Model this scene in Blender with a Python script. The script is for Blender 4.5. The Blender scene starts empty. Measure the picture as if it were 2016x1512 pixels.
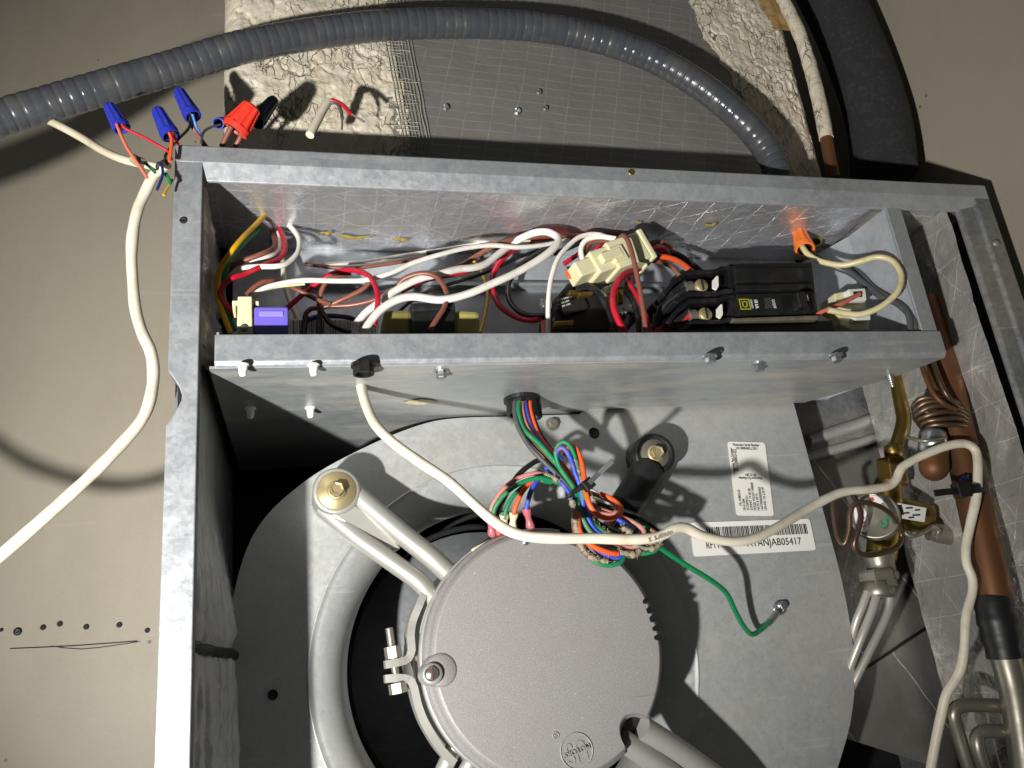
import bpy, bmesh, math, random
import numpy as np
from mathutils import Vector, Matrix, noise

random.seed(7)
scene = bpy.context.scene
COL = scene.collection

# ------------------------------------------------------------------ camera, light, exposure
D0 = 0.464          # camera to the cabinet's front plane (m)
H = 1.40            # camera height (m)
F = 1600.0          # focal length in photo pixels (photo 2016 wide)
CX, CY = 1008.0, 756.0

def _n(v):
    v = np.array(v, float); return v / np.linalg.norm(v)
UPc = _n((487 - CX, -3900 - CY, F))
r0 = np.array((7105 - CX, 639 - CY, F), float)
RTc = _n(r0 - r0.dot(UPc) * UPc)
DPc = np.cross(UPc, RTc)
AX = np.stack([RTc, DPc, UPc])          # rows: world X, Y, Z seen in camera axes (x right, y down, z forward)
ix, iy, iz = AX[:, 0], AX[:, 1], AX[:, 2]
CAM = np.array((0.0, -D0, H))

cd = bpy.data.cameras.new('camera')
cd.sensor_width = 36.0
cd.lens = F / 2016.0 * 36.0
cd.clip_start = 0.01
cd.clip_end = 50.0
cam = bpy.data.objects.new('camera', cd)
COL.objects.link(cam)
cam.matrix_world = Matrix(((ix[0], -iy[0], -iz[0], CAM[0]), (ix[1], -iy[1], -iz[1], CAM[1]),
                           (ix[2], -iy[2], -iz[2], CAM[2]), (0, 0, 0, 1)))
scene.camera = cam

world = bpy.data.worlds.new('World')
scene.world = world
world.use_nodes = True
bg = world.node_tree.nodes['Background']
bg.inputs[0].default_value = (0.95, 0.98, 1.0, 1)
bg.inputs[1].default_value = 0.058

ld = bpy.data.lights.new('work_torch', 'SPOT')
ld.energy = 57.0
ld.color = (1.0, 0.975, 0.935)
ld.shadow_soft_size = 0.013
ld.spot_size = math.radians(74)
ld.spot_blend = 1.0
lamp = bpy.data.objects.new('work_torch', ld)
COL.objects.link(lamp)
lamp.location = (-0.338, -D0 - 0.055, H - 0.213)
aim = Vector((0.06, 0.09, H + 0.21))
lamp.rotation_euler = (aim - Vector(lamp.location)).to_track_quat('-Z', 'Y').to_euler()

scene.view_settings.view_transform = 'Standard'
scene.view_settings.look = 'None'
scene.view_settings.gamma = 1.0
scene.view_settings.exposure = 0.0
scene.view_settings.use_curve_mapping = False
scene.render.engine = 'CYCLES'
scene.cycles.max_bounces = 6
scene.cycles.sample_clamp_indirect = 4.0
scene.cycles.sample_clamp_direct = 12.0

# ------------------------------------------------------------------ measuring helpers
def ray(px, py):
    c = np.array(((px - CX) / F, (py - CY) / F, 1.0))
    return AX @ c                       # world direction whose camera depth is 1
def P(px, py, y):                       # the point of the plane Y = y seen at a photo position
    r = ray(px, py); t = (y - CAM[1]) / r[1]
    return Vector(CAM + r * t)
def PX(px, py, x):
    r = ray(px, py); t = (x - CAM[0]) / r[0]
    return Vector(CAM + r * t)
def PZ(px, py, z):
    r = ray(px, py); t = (z - CAM[2]) / r[2]
    return Vector(CAM + r * t)
def M(px, p):                           # size in metres of px photo pixels at the point p
    return px * float(np.dot(np.array(p) - CAM, iz)) / F

# ------------------------------------------------------------------ mesh helpers
class Mesh:
    def __init__(s): s.v = []; s.f = []; s.sm = []
    def add(s, vs, fs, smooth=False):
        n = len(s.v)
        s.v += [tuple(v) for v in vs]
        s.f += [tuple(i + n for i in f) for f in fs]
        s.sm += [smooth] * len(fs)
        return s
    def box(s, a, b):
        x0, y0, z0 = a; x1, y1, z1 = b
        v = [(x, y, z) for z in (z0, z1) for y in (y0, y1) for x in (x0, x1)]
        f = [(0, 2, 3, 1), (4, 5, 7, 6), (0, 1, 5, 4), (2, 6, 7, 3), (0, 4, 6, 2), (1, 3, 7, 5)]
        return s.add(v, f)
    def obox(s, c, ax, ay, az):         # oriented box from centre and three half vectors
        c = Vector(c); v = []
        for k in (-1, 1):
            for j in (-1, 1):
                for i in (-1, 1):
                    v.append(c + i * Vector(ax) + j * Vector(ay) + k * Vector(az))
        f = [(0, 2, 3, 1), (4, 5, 7, 6), (0, 1, 5, 4), (2, 6, 7, 3), (0, 4, 6, 2), (1, 3, 7, 5)]
        return s.add(v, f)
    def prism(s, poly, vec):            # polygon extruded along vec
        n = len(poly); vec = Vector(vec)
        v = [Vector(p) for p in poly] + [Vector(p) + vec for p in poly]
        f = [tuple(range(n)), tuple(range(2 * n - 1, n - 1, -1))]
        f += [(i, i + n, (i + 1) % n + n, (i + 1) % n) for i in range(n)]
        return s.add(v, f)
    def tube(s, pts, rad, seg=10, cap=True, flat=None):
        pts = [Vector(p) for p in pts]; n = len(pts)
        T = [(pts[min(i + 1, n - 1)] - pts[max(i - 1, 0)]).normalized() for i in range(n)]
        u = T[0].orthogonal().normalized(); vs = []
        for i in range(n):
            u = (u - T[i] * u.dot(T[i]))
            u = u.normalized() if u.length > 1e-6 else T[i].orthogonal().normalized()
            w = T[i].cross(u)
            r = rad[i] if hasattr(rad, '__len__') else rad
            for k in range(seg):
                a = 2 * math.pi * k / seg
                vs.append(pts[i] + (u * math.cos(a) + w * math.sin(a)) * r)
        fs = [(i * seg + k, i * seg + (k + 1) % seg, (i + 1) * seg + (k + 1) % seg, (i + 1) * seg + k)
              for i in range(n - 1) for k in range(seg)]
        s.add(vs, fs, True)
        if cap:
            s.add(vs[:seg], [tuple(range(seg))[::-1]]); s.add(vs[-seg:], [tuple(range(seg))])
        return s
    def lathe(s, c, axis, prof, seg=32, smooth=True, ref=None, cap=False):   # prof: (radius, height along axis)
        c = Vector(c); a = Vector(axis).normalized()
        u = (Vector(ref) if ref else a.orthogonal()).normalized(); u = (u - a * u.dot(a)).normalized(); w = a.cross(u)
        vs = []
        for r, h in prof:
            for k in range(seg):
                t = 2 * math.pi * k / seg
                vs.append(c + a * h + (u * math.cos(t) + w * math.sin(t)) * r)
        fs = [(i * seg + k, i * seg + (k + 1) % seg, (i + 1) * seg + (k + 1) % seg, (i + 1) * seg + k)
              for i in range(len(prof) - 1) for k in range(seg)]
        s.add(vs, fs, smooth)
        if cap:
            s.add(vs[:seg], [tuple(range(seg))[::-1]]); s.add(vs[-seg:], [tuple(range(seg))])
        return s
    def strap(s, pts, width, thick):    # flat band whose width runs along world Y
        pts = [Vector(p) for p in pts]; n = len(pts); Y = Vector((0, 1, 0)); vs = []
        for i in range(n):
            T = (pts[min(i + 1, n - 1)] - pts[max(i - 1, 0)]).normalized()
            N = T.cross(Y).normalized(); W = N.cross(T)
            for a, b in ((-1, -1), (1, -1), (1, 1), (-1, 1)):
                vs.append(pts[i] + N * (a * thick / 2) + W * (b * width / 2))
        fs = [(i * 4 + k, i * 4 + (k + 1) % 4, (i + 1) * 4 + (k + 1) % 4, (i + 1) * 4 + k) for i in range(n - 1) for k in range(4)]
        s.add(vs, fs)
        s.add(vs[:4], [(0, 1, 2, 3)]); s.add(vs[-4:], [(3, 2, 1, 0)])
        return s
    def grid(s, fn, nu, nv, smooth=True, both=None):
        vs = [fn(i / nu, j / nv) for j in range(nv + 1) for i in range(nu + 1)]
        fs = [(j * (nu + 1) + i, j * (nu + 1) + i + 1, (j + 1) * (nu + 1) + i + 1, (j + 1) * (nu + 1) + i) for j in range(nv) for i in range(nu)]
        s.add(vs, fs, smooth)
        return s

def smoothpath(pts, step=0.003):
    """Catmull-Rom through pts (3 or more numbers each), resampled"""
    A = [np.array(p, float) for p in pts]
    A = [2 * A[0] - A[1]] + A + [2 * A[-1] - A[-2]]
    out = []
    for i in range(1, len(A) - 2):
        p0, p1, p2, p3 = A[i - 1:i + 3]
        m = max(2, int(np.linalg.norm((p2 - p1)[:3]) / step))
        for k in range(m):
            t = k / m
            out.append(0.5 * (2 * p1 + (p2 - p0) * t + (2 * p0 - 5 * p1 + 4 * p2 - p3) * t * t + (3 * p1 - p0 - 3 * p2 + p3) * t ** 3))
    out.append(A[-2])
    return out

WL = {}
def obj(name, m, mat, parent=None, bevel=0.0, seg=2, label=None, cat=None, group=None, kind=None, sub=0):
    me = bpy.data.meshes.new(name)
    V = np.array(m.v, float); c = (V.min(0) + V.max(0)) / 2
    me.from_pydata([tuple(p) for p in (V - c)], [], m.f)
    me.polygons.foreach_set('use_smooth', m.sm)
    bm = bmesh.new(); bm.from_mesh(me)
    bmesh.ops.recalc_face_normals(bm, faces=bm.faces) if bevel >= 0 else None
    if bevel > 0:
        bmesh.ops.remove_doubles(bm, verts=bm.verts, dist=1e-6)
        es = [e for e in bm.edges if len(e.link_faces) == 2 and e.calc_face_angle(0) > 0.5]
        bmesh.ops.bevel(bm, geom=es, offset=bevel, segments=seg, profile=0.5, affect='EDGES', clamp_overlap=True)
    bm.to_mesh(me); bm.free()
    me.materials.append(mat)
    o = bpy.data.objects.new(name, me)
    COL.objects.link(o)
    if parent is not None:
        o.parent = parent; o.location = Vector(c) - WL[parent.name]
    else:
        o.location = Vector(c)
    WL[o.name] = Vector(c)
    tag(o, label, cat, group, kind)
    return o

def tag(o, label=None, cat=None, group=None, kind=None):
    if label: o['label'] = label
    if cat: o['category'] = cat
    if group: o['group'] = group
    if kind: o['kind'] = kind

def thing(name, label, cat, loc, group=None):
    o = bpy.data.objects.new(name, None); o.empty_display_size = 0.02
    COL.objects.link(o); o.location = loc; WL[o.name] = Vector(loc)
    tag(o, label, cat, group)
    return o

def slab(poly, y, depth):               # photo outline standing at plane Y=y, with real thickness behind it
    return Mesh().prism([P(a, b, y) for a, b in poly], (0, depth, 0))

def text(name, s, size, mat, parent, c, ang=0.0, extrude=0.0, xdir=(1, 0, 0), ydir=(0, 0, 1), width=None, bold=0.0):
    cu = bpy.data.curves.new(name, 'FONT'); cu.body = s; cu.size = size; cu.extrude = extrude; cu.offset = bold
    cu.align_x = 'CENTER'; cu.align_y = 'CENTER'; cu.resolution_u = 3
    t = bpy.data.objects.new(name + '_tmp', cu); COL.objects.link(t)
    dg = bpy.context.evaluated_depsgraph_get()
    me = bpy.data.meshes.new_from_object(t.evaluated_get(dg))
    bpy.data.objects.remove(t); bpy.data.curves.remove(cu)
    X = Vector(xdir).normalized(); Y = Vector(ydir).normalized()
    X, Y = X * math.cos(ang) + Y * math.sin(ang), Y * math.cos(ang) - X * math.sin(ang)
    Z = X.cross(Y)
    k = 1.0
    if width:
        xs = [v.co.x for v in me.vertices]; k = width / (max(xs) - min(xs))
    for v in me.vertices:
        p = v.co.copy(); v.co = X * (p.x * k) + Y * p.y + Z * p.z
    me.name = name; me.materials.clear(); me.materials.append(mat)
    o = bpy.data.objects.new(name, me); COL.objects.link(o)
    o.parent = parent; o.location = Vector(c) - WL[parent.name]; WL[o.name] = Vector(c)
    return o

# ------------------------------------------------------------------ materials
def lin(h):
    if isinstance(h, str):
        h = [int(h[i:i + 2], 16) / 255 for i in (0, 2, 4)]
        h = [x / 12.92 if x <= 0.04045 else ((x + 0.055) / 1.055) ** 2.4 for x in h]
    return (h[0], h[1], h[2], 1.0)

class NT:
    def __init__(s, name):
        s.m = bpy.data.materials.new(name); s.m.use_nodes = True
        s.t = s.m.node_tree; s.b = s.t.nodes['Principled BSDF']
        s.co = s.t.nodes.new('ShaderNodeTexCoord').outputs['Object']
    def node(s, kind, ins=None, **kw):
        n = s.t.nodes.new(kind)
        for k, v in kw.items(): setattr(n, k, v)
        for k, v in (ins or {}).items():
            if hasattr(v, 'links'): s.t.links.new(v, n.inputs[k])
            else: n.inputs[k].default_value = v
        return n
    def link(s, a, b): s.t.links.new(a, b)
    def scaled(s, sc):
        return s.node('ShaderNodeMapping', {0: s.co, 3: sc}).outputs[0]
    def noise(s, scale, detail=4, rough=0.55, vec=None):
        return s.node('ShaderNodeTexNoise', {'Vector': vec or s.co, 'Scale': scale, 'Detail': detail, 'Roughness': rough}).outputs['Fac']
    def ramp(s, fac, lo, hi):
        n = s.node('ShaderNodeMapRange', {0: fac, 1: lo, 2: hi, 3: 0.0, 4: 1.0}); return n.outputs[0]
    def mix(s, fac, a, b):
        n = s.t.nodes.new('ShaderNodeMix'); n.data_type = 'RGBA'
        for i, v in ((0, fac), (6, a), (7, b)):
            if hasattr(v, 'links'): s.t.links.new(v, n.inputs[i])
            else: n.inputs[i].default_value = v
        return n.outputs[2]
    def math(s, op, a, b=None):
        n = s.t.nodes.new('ShaderNodeMath'); n.operation = op
        for i, v in ((0, a), (1, b)):
            if v is None: continue
            if hasattr(v, 'links'): s.t.links.new(v, n.inputs[i])
            else: n.inputs[i].default_value = v
        return n.outputs[0]
    def lines(s, d, spacing, width, warp=0.0):
        """mask of thin parallel lines across direction d"""
        v = s.node('ShaderNodeVectorMath', {0: s.co, 1: d}, operation='DOT_PRODUCT').outputs['Value']
        if warp:
            v = s.math('ADD', v, s.math('MULTIPLY', s.noise(28, 2), warp))
        f = s.math('FRACT', s.math('DIVIDE', v, spacing))
        return s.math('LESS_THAN', s.math('ABSOLUTE', s.math('SUBTRACT', f, 0.5)), width / spacing / 2)
    def bump(s, h, strength=0.3, dist=0.001):
        n = s.node('ShaderNodeBump', {'Strength': strength, 'Distance': dist, 'Height': h})
        s.link(n.outputs[0], s.b.inputs['Normal'])
    def set(s, color=None, rough=None, metal=None, spec=None, coat=None, trans=None, sss=None):
        for k, v in (('Base Color', color), ('Roughness', rough), ('Metallic', metal), ('Specular IOR Level', spec),
                     ('Coat Weight', coat), ('Transmission Weight', trans), ('Subsurface Weight', sss)):
            if v is None: continue
            if hasattr(v, 'links'): s.link(v, s.b.inputs[k])
            else: s.b.inputs[k].default_value = v
        return s

def plastic(name, col, rough=0.35, dirt=0.25, dirtcol='6b5f4a', scale=120, bump=0.08):
    n = NT(name)
    a = n.noise(scale, 5); d = n.math('MAXIMUM', n.ramp(a, 0.52, 0.80), n.ramp(n.noise(scale * 0.28, 6, 0.7), 0.56, 0.76))
    c = n.mix(n.math('MULTIPLY', d, dirt), lin(col), lin(dirtcol))
    n.set(color=c, rough=n.math('ADD', n.math('MULTIPLY', a, 0.25), rough - 0.1))
    n.bump(n.noise(scale * 4, 3), bump, 0.0005)
    return n.m

def metal(name, col, rough=0.35, m=1.0, dirt=0.3, dirtcol='4a3f30', scale=90):
    n = NT(name)
    a = n.noise(scale, 5); b = n.noise(scale * 0.25, 3)
    c = n.mix(n.math('MULTIPLY', n.ramp(b, 0.45, 0.75), dirt), lin(col), lin(dirtcol))
    n.set(color=c, rough=n.math('ADD', n.math('MULTIPLY', a, 0.3), rough - 0.12), metal=m)
    n.bump(a, 0.12, 0.0006)
    return n.m

def galvanised(name, base='9a9fa3', dark='7d8387', dust=0.0, metalness=0.55, stretch=(1, 1, 1), rough=0.42, dustcol='b5a384', grime=0.40):
    n = NT(name)
    v = n.scaled(stretch)
    vo = n.node('ShaderNodeTexVoronoi', {'Vector': v, 'Scale': 330.0}).outputs['Color']
    sp = n.node('ShaderNodeSeparateColor', {0: vo}).outputs[0]
    big = n.noise(14, 7, 0.68, v); mid = n.noise(75, 6, 0.7, v); fine = n.noise(520, 4, 0.65, v)
    c = n.mix(n.ramp(n.math('ADD', n.math('MULTIPLY', big, 0.45), n.math('MULTIPLY', mid, 0.55)), 0.38, 0.62), lin(dark), lin(base))
    c = n.mix(n.math('MULTIPLY', sp, 0.14), c, lin('cfd2d4'))
    c = n.mix(n.math('MULTIPLY', n.ramp(fine, 0.57, 0.72), 0.28), c, lin('5d6163'))
    # handling marks: long scratches, rubbed streaks, grime blotches
    s1 = n.ramp(n.noise(60, 3, 0.5, n.scaled((0.12, 1.0, 2.6))), 0.66, 0.72)
    s2 = n.ramp(n.noise(60, 3, 0.5, n.node('ShaderNodeMapping', {0: n.co, 2: (0.0, 0.9, 0.3), 3: (0.1, 1.0, 3.0)}).outputs[0]), 0.68, 0.73)
    c = n.mix(n.math('MULTIPLY', n.math('MAXIMUM', s1, s2), 0.30), c, lin('d9dcdd'))
    gr = n.math('MULTIPLY', n.ramp(n.noise(9, 7, 0.7), 0.55, 0.74), n.ramp(n.noise(130, 4), 0.38, 0.62))
    c = n.mix(n.math('MULTIPLY', gr, grime), c, lin('6a6558'))
    if dust:
        dm = n.ramp(n.noise(13, 6, 0.65, n.scaled((0.6, 2.2, 1.0))), 0.46, 0.72)
        c = n.mix(n.math('MULTIPLY', dm, dust), c, lin(dustcol))
        sk = n.ramp(n.noise(900, 2), 0.69, 0.75)
        c = n.mix(n.math('MULTIPLY', sk, 0.6), c, lin('dcd8cc'))
        n.set(metal=n.math('SUBTRACT', metalness, n.math('MULTIPLY', dm, metalness * dust)))
    else:
        n.set(metal=metalness)
    n.set(color=c, rough=n.math('ADD', n.math('MULTIPLY', sp, 0.10), n.math('ADD', n.math('MULTIPLY', mid, 0.25), rough - 0.16)))
    n.bump(n.math('ADD', n.math('MULTIPLY', sp, 0.3), n.math('ADD', big, n.math('MULTIPLY', fine, 0.5))), 0.12, 0.0008)
    return n.m

def foil(name, base='9ea1a6', rough=0.30, dirs=(), metalness=0.92, wr=0.5, linecol='ecedee', wscale=38, dust=0.25, lw=0.0011, dustcol='7d7562'):
    n = NT(name)
    h = None; L = None
    for d, sp in dirs:
        l = n.lines(d, sp, lw, 0.004)
        L = l if L is None else n.math('MAXIMUM', L, l)
    w1 = n.noise(wscale, 6, 0.6); w2 = n.noise(wscale * 5, 4, 0.6)
    rid = n.math('ABSOLUTE', n.math('SUBTRACT', w1, 0.5))
    h = n.math('ADD', n.math('MULTIPLY', rid, 2.2), n.math('MULTIPLY', w2, 0.35))
    c = n.mix(n.math('MULTIPLY', n.ramp(n.noise(17, 5), 0.45, 0.75), dust), lin(base), lin(dustcol))
    r = n.math('ADD', n.math('MULTIPLY', w2, 0.22), rough - 0.08)
    if L is not None:
        br = n.ramp(n.noise(60, 3), 0.30, 0.52)
        L = n.math('MULTIPLY', L, br)
        h = n.math('ADD', h, n.math('MULTIPLY', L, 0.55))
        c = n.mix(n.math('MULTIPLY', L, 0.85), c, lin(linecol))
    n.set(color=c, rough=r, metal=metalness)
    n.bump(h, wr, 0.0022)
    return n.m

def mastic(name):
    n = NT(name)
    v = n.scaled((1.0, 1.0, 0.55))
    w = n.noise(35, 6, 0.65)
    vv = n.node('ShaderNodeVectorMath', {0: v, 1: n.node('ShaderNodeTexNoise', {'Vector': n.co, 'Scale': 30.0, 'Detail': 3.0}).outputs['Color']}, operation='MULTIPLY_ADD')
    vv.inputs[1].default_value = (1, 1, 1)
    nz = n.node('ShaderNodeTexNoise', {'Vector': v, 'Scale': 55.0, 'Detail': 5.0}).outputs['Color']
    sc = n.node('ShaderNodeVectorMath', {0: nz, 3: 0.028}, operation='SCALE').outputs[0]
    wv = n.node('ShaderNodeVectorMath', {0: v, 1: sc}, operation='ADD').outputs[0]
    cr = n.node('ShaderNodeTexVoronoi', {'Vector': wv, 'Scale': 120.0}, feature='DISTANCE_TO_EDGE').outputs['Distance']
    crack = n.math('MULTIPLY', n.math('SUBTRACT', 1.0, n.ramp(cr, 0.0, 0.055)), n.ramp(n.noise(24, 4), 0.47, 0.60))
    c = n.mix(n.ramp(w, 0.35, 0.7), lin('c6bba4'), lin('ddd5c3'))
    c = n.mix(n.math('MULTIPLY', crack, 0.85), c, lin('4e463a'))
    c = n.mix(n.math('MULTIPLY', n.ramp(n.noise(210, 3), 0.62, 0.72), 0.35), c, lin('6c6354'))
    n.set(color=c, rough=0.62)
    n.bump(n.math('SUBTRACT', n.math('ADD', n.noise(120, 5), n.math('MULTIPLY', w, 2)), n.math('MULTIPLY', crack, 1.3)), 0.8, 0.0018)
    return n.m

def wallpaint(name, col, dark):
    n = NT(name)
    c = n.mix(n.ramp(n.noise(2.2, 7, 0.65), 0.3, 0.7), lin(col), lin(dark))
    c = n.mix(n.math('MULTIPLY', n.ramp(n.noise(5, 8, 0.72, n.scaled((1, 1, 0.4))), 0.50, 0.74), 0.45), c, lin('857d6c'))
    sp = n.node('ShaderNodeTexVoronoi', {'Vector': n.co, 'Scale': 30.0}).outputs['Distance']
    dots = n.math('MULTIPLY', n.math('LESS_THAN', sp, 0.05), n.math('GREATER_THAN', n.noise(9, 2), 0.50))
    c = n.mix(n.math('MULTIPLY', dots, 0.7), c, lin('5b5142'))
    sm = n.ramp(n.noise(26, 3, 0.5, n.scaled((0.25, 1.0, 2.2))), 0.70, 0.76)
    c = n.mix(n.math('MULTIPLY', sm, 0.18), c, lin('cdc5b5'))
    c = n.mix(n.math('MULTIPLY', n.noise(700, 3), 0.16), c, lin('7b7263'))
    n.set(color=c, rough=0.55)
    n.bump(n.math('ADD', n.noise(240, 5), n.math('MULTIPLY', n.noise(30, 3), 0.6)), 0.14, 0.001)
    return n.m

M_ = {}
M_['galv'] = galvanised('galvanised_steel', 'b9bdc0', 'a0a5a9')
M_['galv_plate'] = galvanised('galvanised_plate', 'b3b6b5', 'a9acab', dust=0.28, metalness=0.4, rough=0.46, grime=0.15)
M_['galv_tray'] = galvanised('galvanised_tray', 'bcc2c8', 'a4abb2', metalness=0.4)
M_['galv_dusty'] = galvanised('galvanised_dusty', 'b9bdbe', 'a2a7a9', dust=0.6, dustcol='c4b89e', grime=0.25, metalness=0.55, rough=0.40, stretch=(0.5, 1.6, 1))
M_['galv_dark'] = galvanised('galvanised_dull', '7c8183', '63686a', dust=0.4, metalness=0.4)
M_['zinc'] = metal('zinc_screw', 'b9bcbf', 0.28, 0.9, 0.25)
M_['gold'] = metal('yellow_zinc', 'b5a57c', 0.42, 0.6, 0.4, '7e7458')
M_['brass'] = metal('brass', 'a58a4a', 0.34, 0.9, 0.45, '4b3d1d')
M_['copper'] = metal('aged_copper', '7c5336', 0.5, 0.6, 0.9, '45331f', 34)
M_['copper_dark'] = metal('dark_copper', '75604f', 0.36, 0.8, 0.5, '33271c')
M_['aluminium'] = metal('dull_aluminium', 'a39f92', 0.38, 0.75, 0.45, '6a6250')
M_['feeder'] = metal('pale_aluminium', 'c2beb6', 0.4, 0.45, 0.35, '8a8474')
M_['scrim'] = plastic('scrim_thread', 'a8a498', 0.6, 0.5)
M_['grimy'] = plastic('grimy_rubber', '57524a', 0.6, 0.6, '7d7565', 80)
M_['steel_arm'] = metal('arm_steel', 'b3b2ac', 0.44, 0.5, 0.35, '8d8672', 50)
M_['black'] = plastic('black_plastic', '0e0f10', 0.48, 0.15, '5c5446', 60)
bk = NT('breaker_plastic')
pt = bk.node('ShaderNodeNewGeometry').outputs['Pointiness']
ed = bk.math('MULTIPLY', bk.ramp(pt, 0.56, 0.70), bk.ramp(bk.noise(90, 4), 0.35, 0.6))  # pale edges: dust plus bevel highlights put into the colour
du = bk.math('MULTIPLY', bk.ramp(bk.noise(70, 5), 0.55, 0.8), 0.22)
bk.set(color=bk.mix(bk.math('MAXIMUM', bk.math('MULTIPLY', ed, 0.8), du), lin('131417'), lin('6a6252')), rough=bk.math('ADD', 0.24, bk.math('MULTIPLY', bk.noise(60, 3), 0.25)), spec=0.7)
bk.bump(bk.noise(500, 3), 0.06, 0.0005)
M_['breaker'] = bk.m
M_['rubber'] = plastic('black_rubber', '1b1c1e', 0.42, 0.3, '4a443a', 70)
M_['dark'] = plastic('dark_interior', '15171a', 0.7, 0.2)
M_['pitch'] = plastic('inlet_shade_black', '08090b', 0.8, 0.1)  # near-black wheel colour stands in for the shade inside the inlet
M_['foam'] = plastic('black_foam', '292a2d', 0.9, 0.5, '55534e', 260, 1.0)
M_['wall'] = wallpaint('beige_paint', 'a9a291', '9e9685')
M_['mastic'] = mastic('dried_mastic')
W_ = {'white': 'e8e4db', 'cream': 'd3c79a', 'red': 'b5152f', 'brown': '7d4a3c', 'black': '17181a', 'yellow': 'd2a516', 'green': '0d7a4a',
      'blue': '2f49b8', 'orange': 'ee5a24', 'pink': 'c07d74', 'grey': '4c4e50', 'salmon': 'd9705a', 'navy': '1b2a66', 'offwhite': 'ddd5c0', 'lightblue': '3a78c8', 'dusty': '7a7060'}
for k, v in W_.items():
    M_['w_' + k] = plastic('wire_' + k, v, 0.34, 0.35 if k in ('white', 'offwhite', 'cream') else 0.3, '7a6a4e', 150)
for k in W_:
    M_['h_' + k] = plastic('dusty_wire_' + k, W_[k], 0.5, 0.95, '7d7260', 110, 0.3)
M_['cable'] = plastic('cable_jacket', 'd9d1be', 0.45, 0.6, '9c8a64', 60)
M_['cablegrey'] = plastic('weathered_cable_jacket', 'c9bfa6', 0.45, 0.5, '6d634f', 70)
M_['bluecap'] = plastic('blue_cap', '2733a0', 0.38, 0.2)
M_['navycap'] = plastic('navy_cap', '131c4c', 0.4, 0.2)
M_['redcap'] = plastic('red_cap', 'e8392a', 0.35, 0.1)
M_['orangecap'] = plastic('orange_cap', 'f07a2c', 0.35, 0.1)
M_['yellowfuzz'] = plastic('yellow_fibre', '8f7c34', 0.9, 0.5, '5a4c20', 300, 0.8)
M_['brownfuzz'] = plastic('brown_fibre', '9a7c50', 0.9, 0.8, '5a4630', 120, 0.8)
M_['nylon'] = plastic('cream_nylon', 'd8d3ac', 0.4, 0.3, 'a5924e', 70)
M_['whitenylon'] = plastic('white_nylon', 'e2e0da', 0.35, 0.2)
M_['purple'] = plastic('purple_fuse', '6f62c8', 0.2, 0.1)
M_['paper'] = plastic('label_paper', 'e4e2dc', 0.5, 0.12, 'a89a7c', 60, 0.02)
M_['ink'] = plastic('black_ink', '232324', 0.6, 0.0)
M_['inkwhite'] = plastic('white_ink', 'dcdcd4', 0.6, 0.0)
M_['inkyellow'] = plastic('yellow_ink', 'a9a52c', 0.6, 0.0)
M_['inkred'] = plastic('red_ink', 'c33a44', 0.6, 0.0)
M_['inkgreen'] = plastic('green_ink', '2f7f5c', 0.6, 0.0)
M_['pinkterm'] = plastic('pink_terminal', 'b8616a', 0.25, 0.3)
M_['fuzz'] = plastic('lint', '978c78', 0.95, 0.6, '4d4538', 300, 0.9)
M_['rust'] = plastic('rust', '7a3f2a', 0.9, 0.5, '3a1e14', 200, 0.6)
cq = NT('conduit_jacket')
dm = cq.ramp(cq.noise(60, 5), 0.45, 0.75)
cq.set(color=cq.mix(cq.math('MULTIPLY', dm, 0.35), lin('414449'), lin('69645b')), rough=cq.math('ADD', cq.math('MULTIPLY', dm, 0.3), 0.17))
cq.bump(cq.noise(500, 3), 0.05, 0.0005)
M_['conduit'] = cq.m
mp = NT('motor_paint')
fine = mp.noise(1500, 3, 0.7); mid = mp.noise(40, 6, 0.7)
c = mp.mix(mp.ramp(fine, 0.36, 0.68), lin('8a8786'), lin('aaa7a5'))
c = mp.mix(mp.math('MULTIPLY', mp.ramp(mid, 0.5, 0.75), 0.3), c, lin('857f7b'))
sc1 = mp.ramp(mp.noise(42, 3, 0.5, mp.node('ShaderNodeMapping', {0: mp.co, 2: (0.0, 0.55, 0.0), 3: (0.22, 1.0, 2.6)}).outputs[0]), 0.69, 0.73)
c = mp.mix(mp.math('MULTIPLY', sc1, 0.35), c, lin('5f5b58'))
c = mp.mix(mp.math('MULTIPLY', mp.ramp(mp.noise(700, 2), 0.70, 0.76), 0.6), c, lin('e2dfda'))
mp.set(color=c, rough=mp.math('ADD', 0.36, mp.math('MULTIPLY', mid, 0.2)), metal=0.3)
mp.bump(mp.math('ADD', fine, mp.math('MULTIPLY', mp.noise(60, 4), 0.5)), 0.30, 0.0006)
M_['motor'] = mp.m
s3 = math.sqrt(3) / 2
M_['foil_top'] = foil('foil_liner_top', 'd6d7da', 0.29, (((1, 0, 0), 0.021), ((0.5, s3, 0), 0.024), ((-0.5, s3, 0), 0.024), ((0, 1, 0), 0.02)), wr=0.62, dust=0.2, metalness=0.72, lw=0.0013)
M_['foil_side'] = foil('foil_liner_side', 'c2c0bb', 0.28, (((0, 0, 1), 0.03), ((0, s3, 0.5), 0.028), ((0, s3, -0.5), 0.05)), wr=0.85, metalness=0.55, dust=0.15, lw=0.0009, wscale=26)
M_['foil_left'] = foil('crumpled_liner', 'c4c6c6', 0.4, (), metalness=0.2, wr=0.7, wscale=30, dustcol='9a9690')
M_['foil_duct'] = foil('foil_tape', '8f8d89', 0.42, (((0.06, 0, 1), 0.0083), ((1, 0, -0.25), 0.021)), metalness=0.45, wr=0.22, dust=0.6, lw=0.0007, linecol='a9a8a3', dustcol='8b8474')
M_['foil_back'] = foil('grimy_foil', '8f8d88', 0.45, (((s3, 0, 0.5), 0.08),), metalness=0.55, wr=0.3, dust=0.5, dustcol='655e50')
def Zd(z): return H + z * D0
def Xd(x): return x * D0
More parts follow.
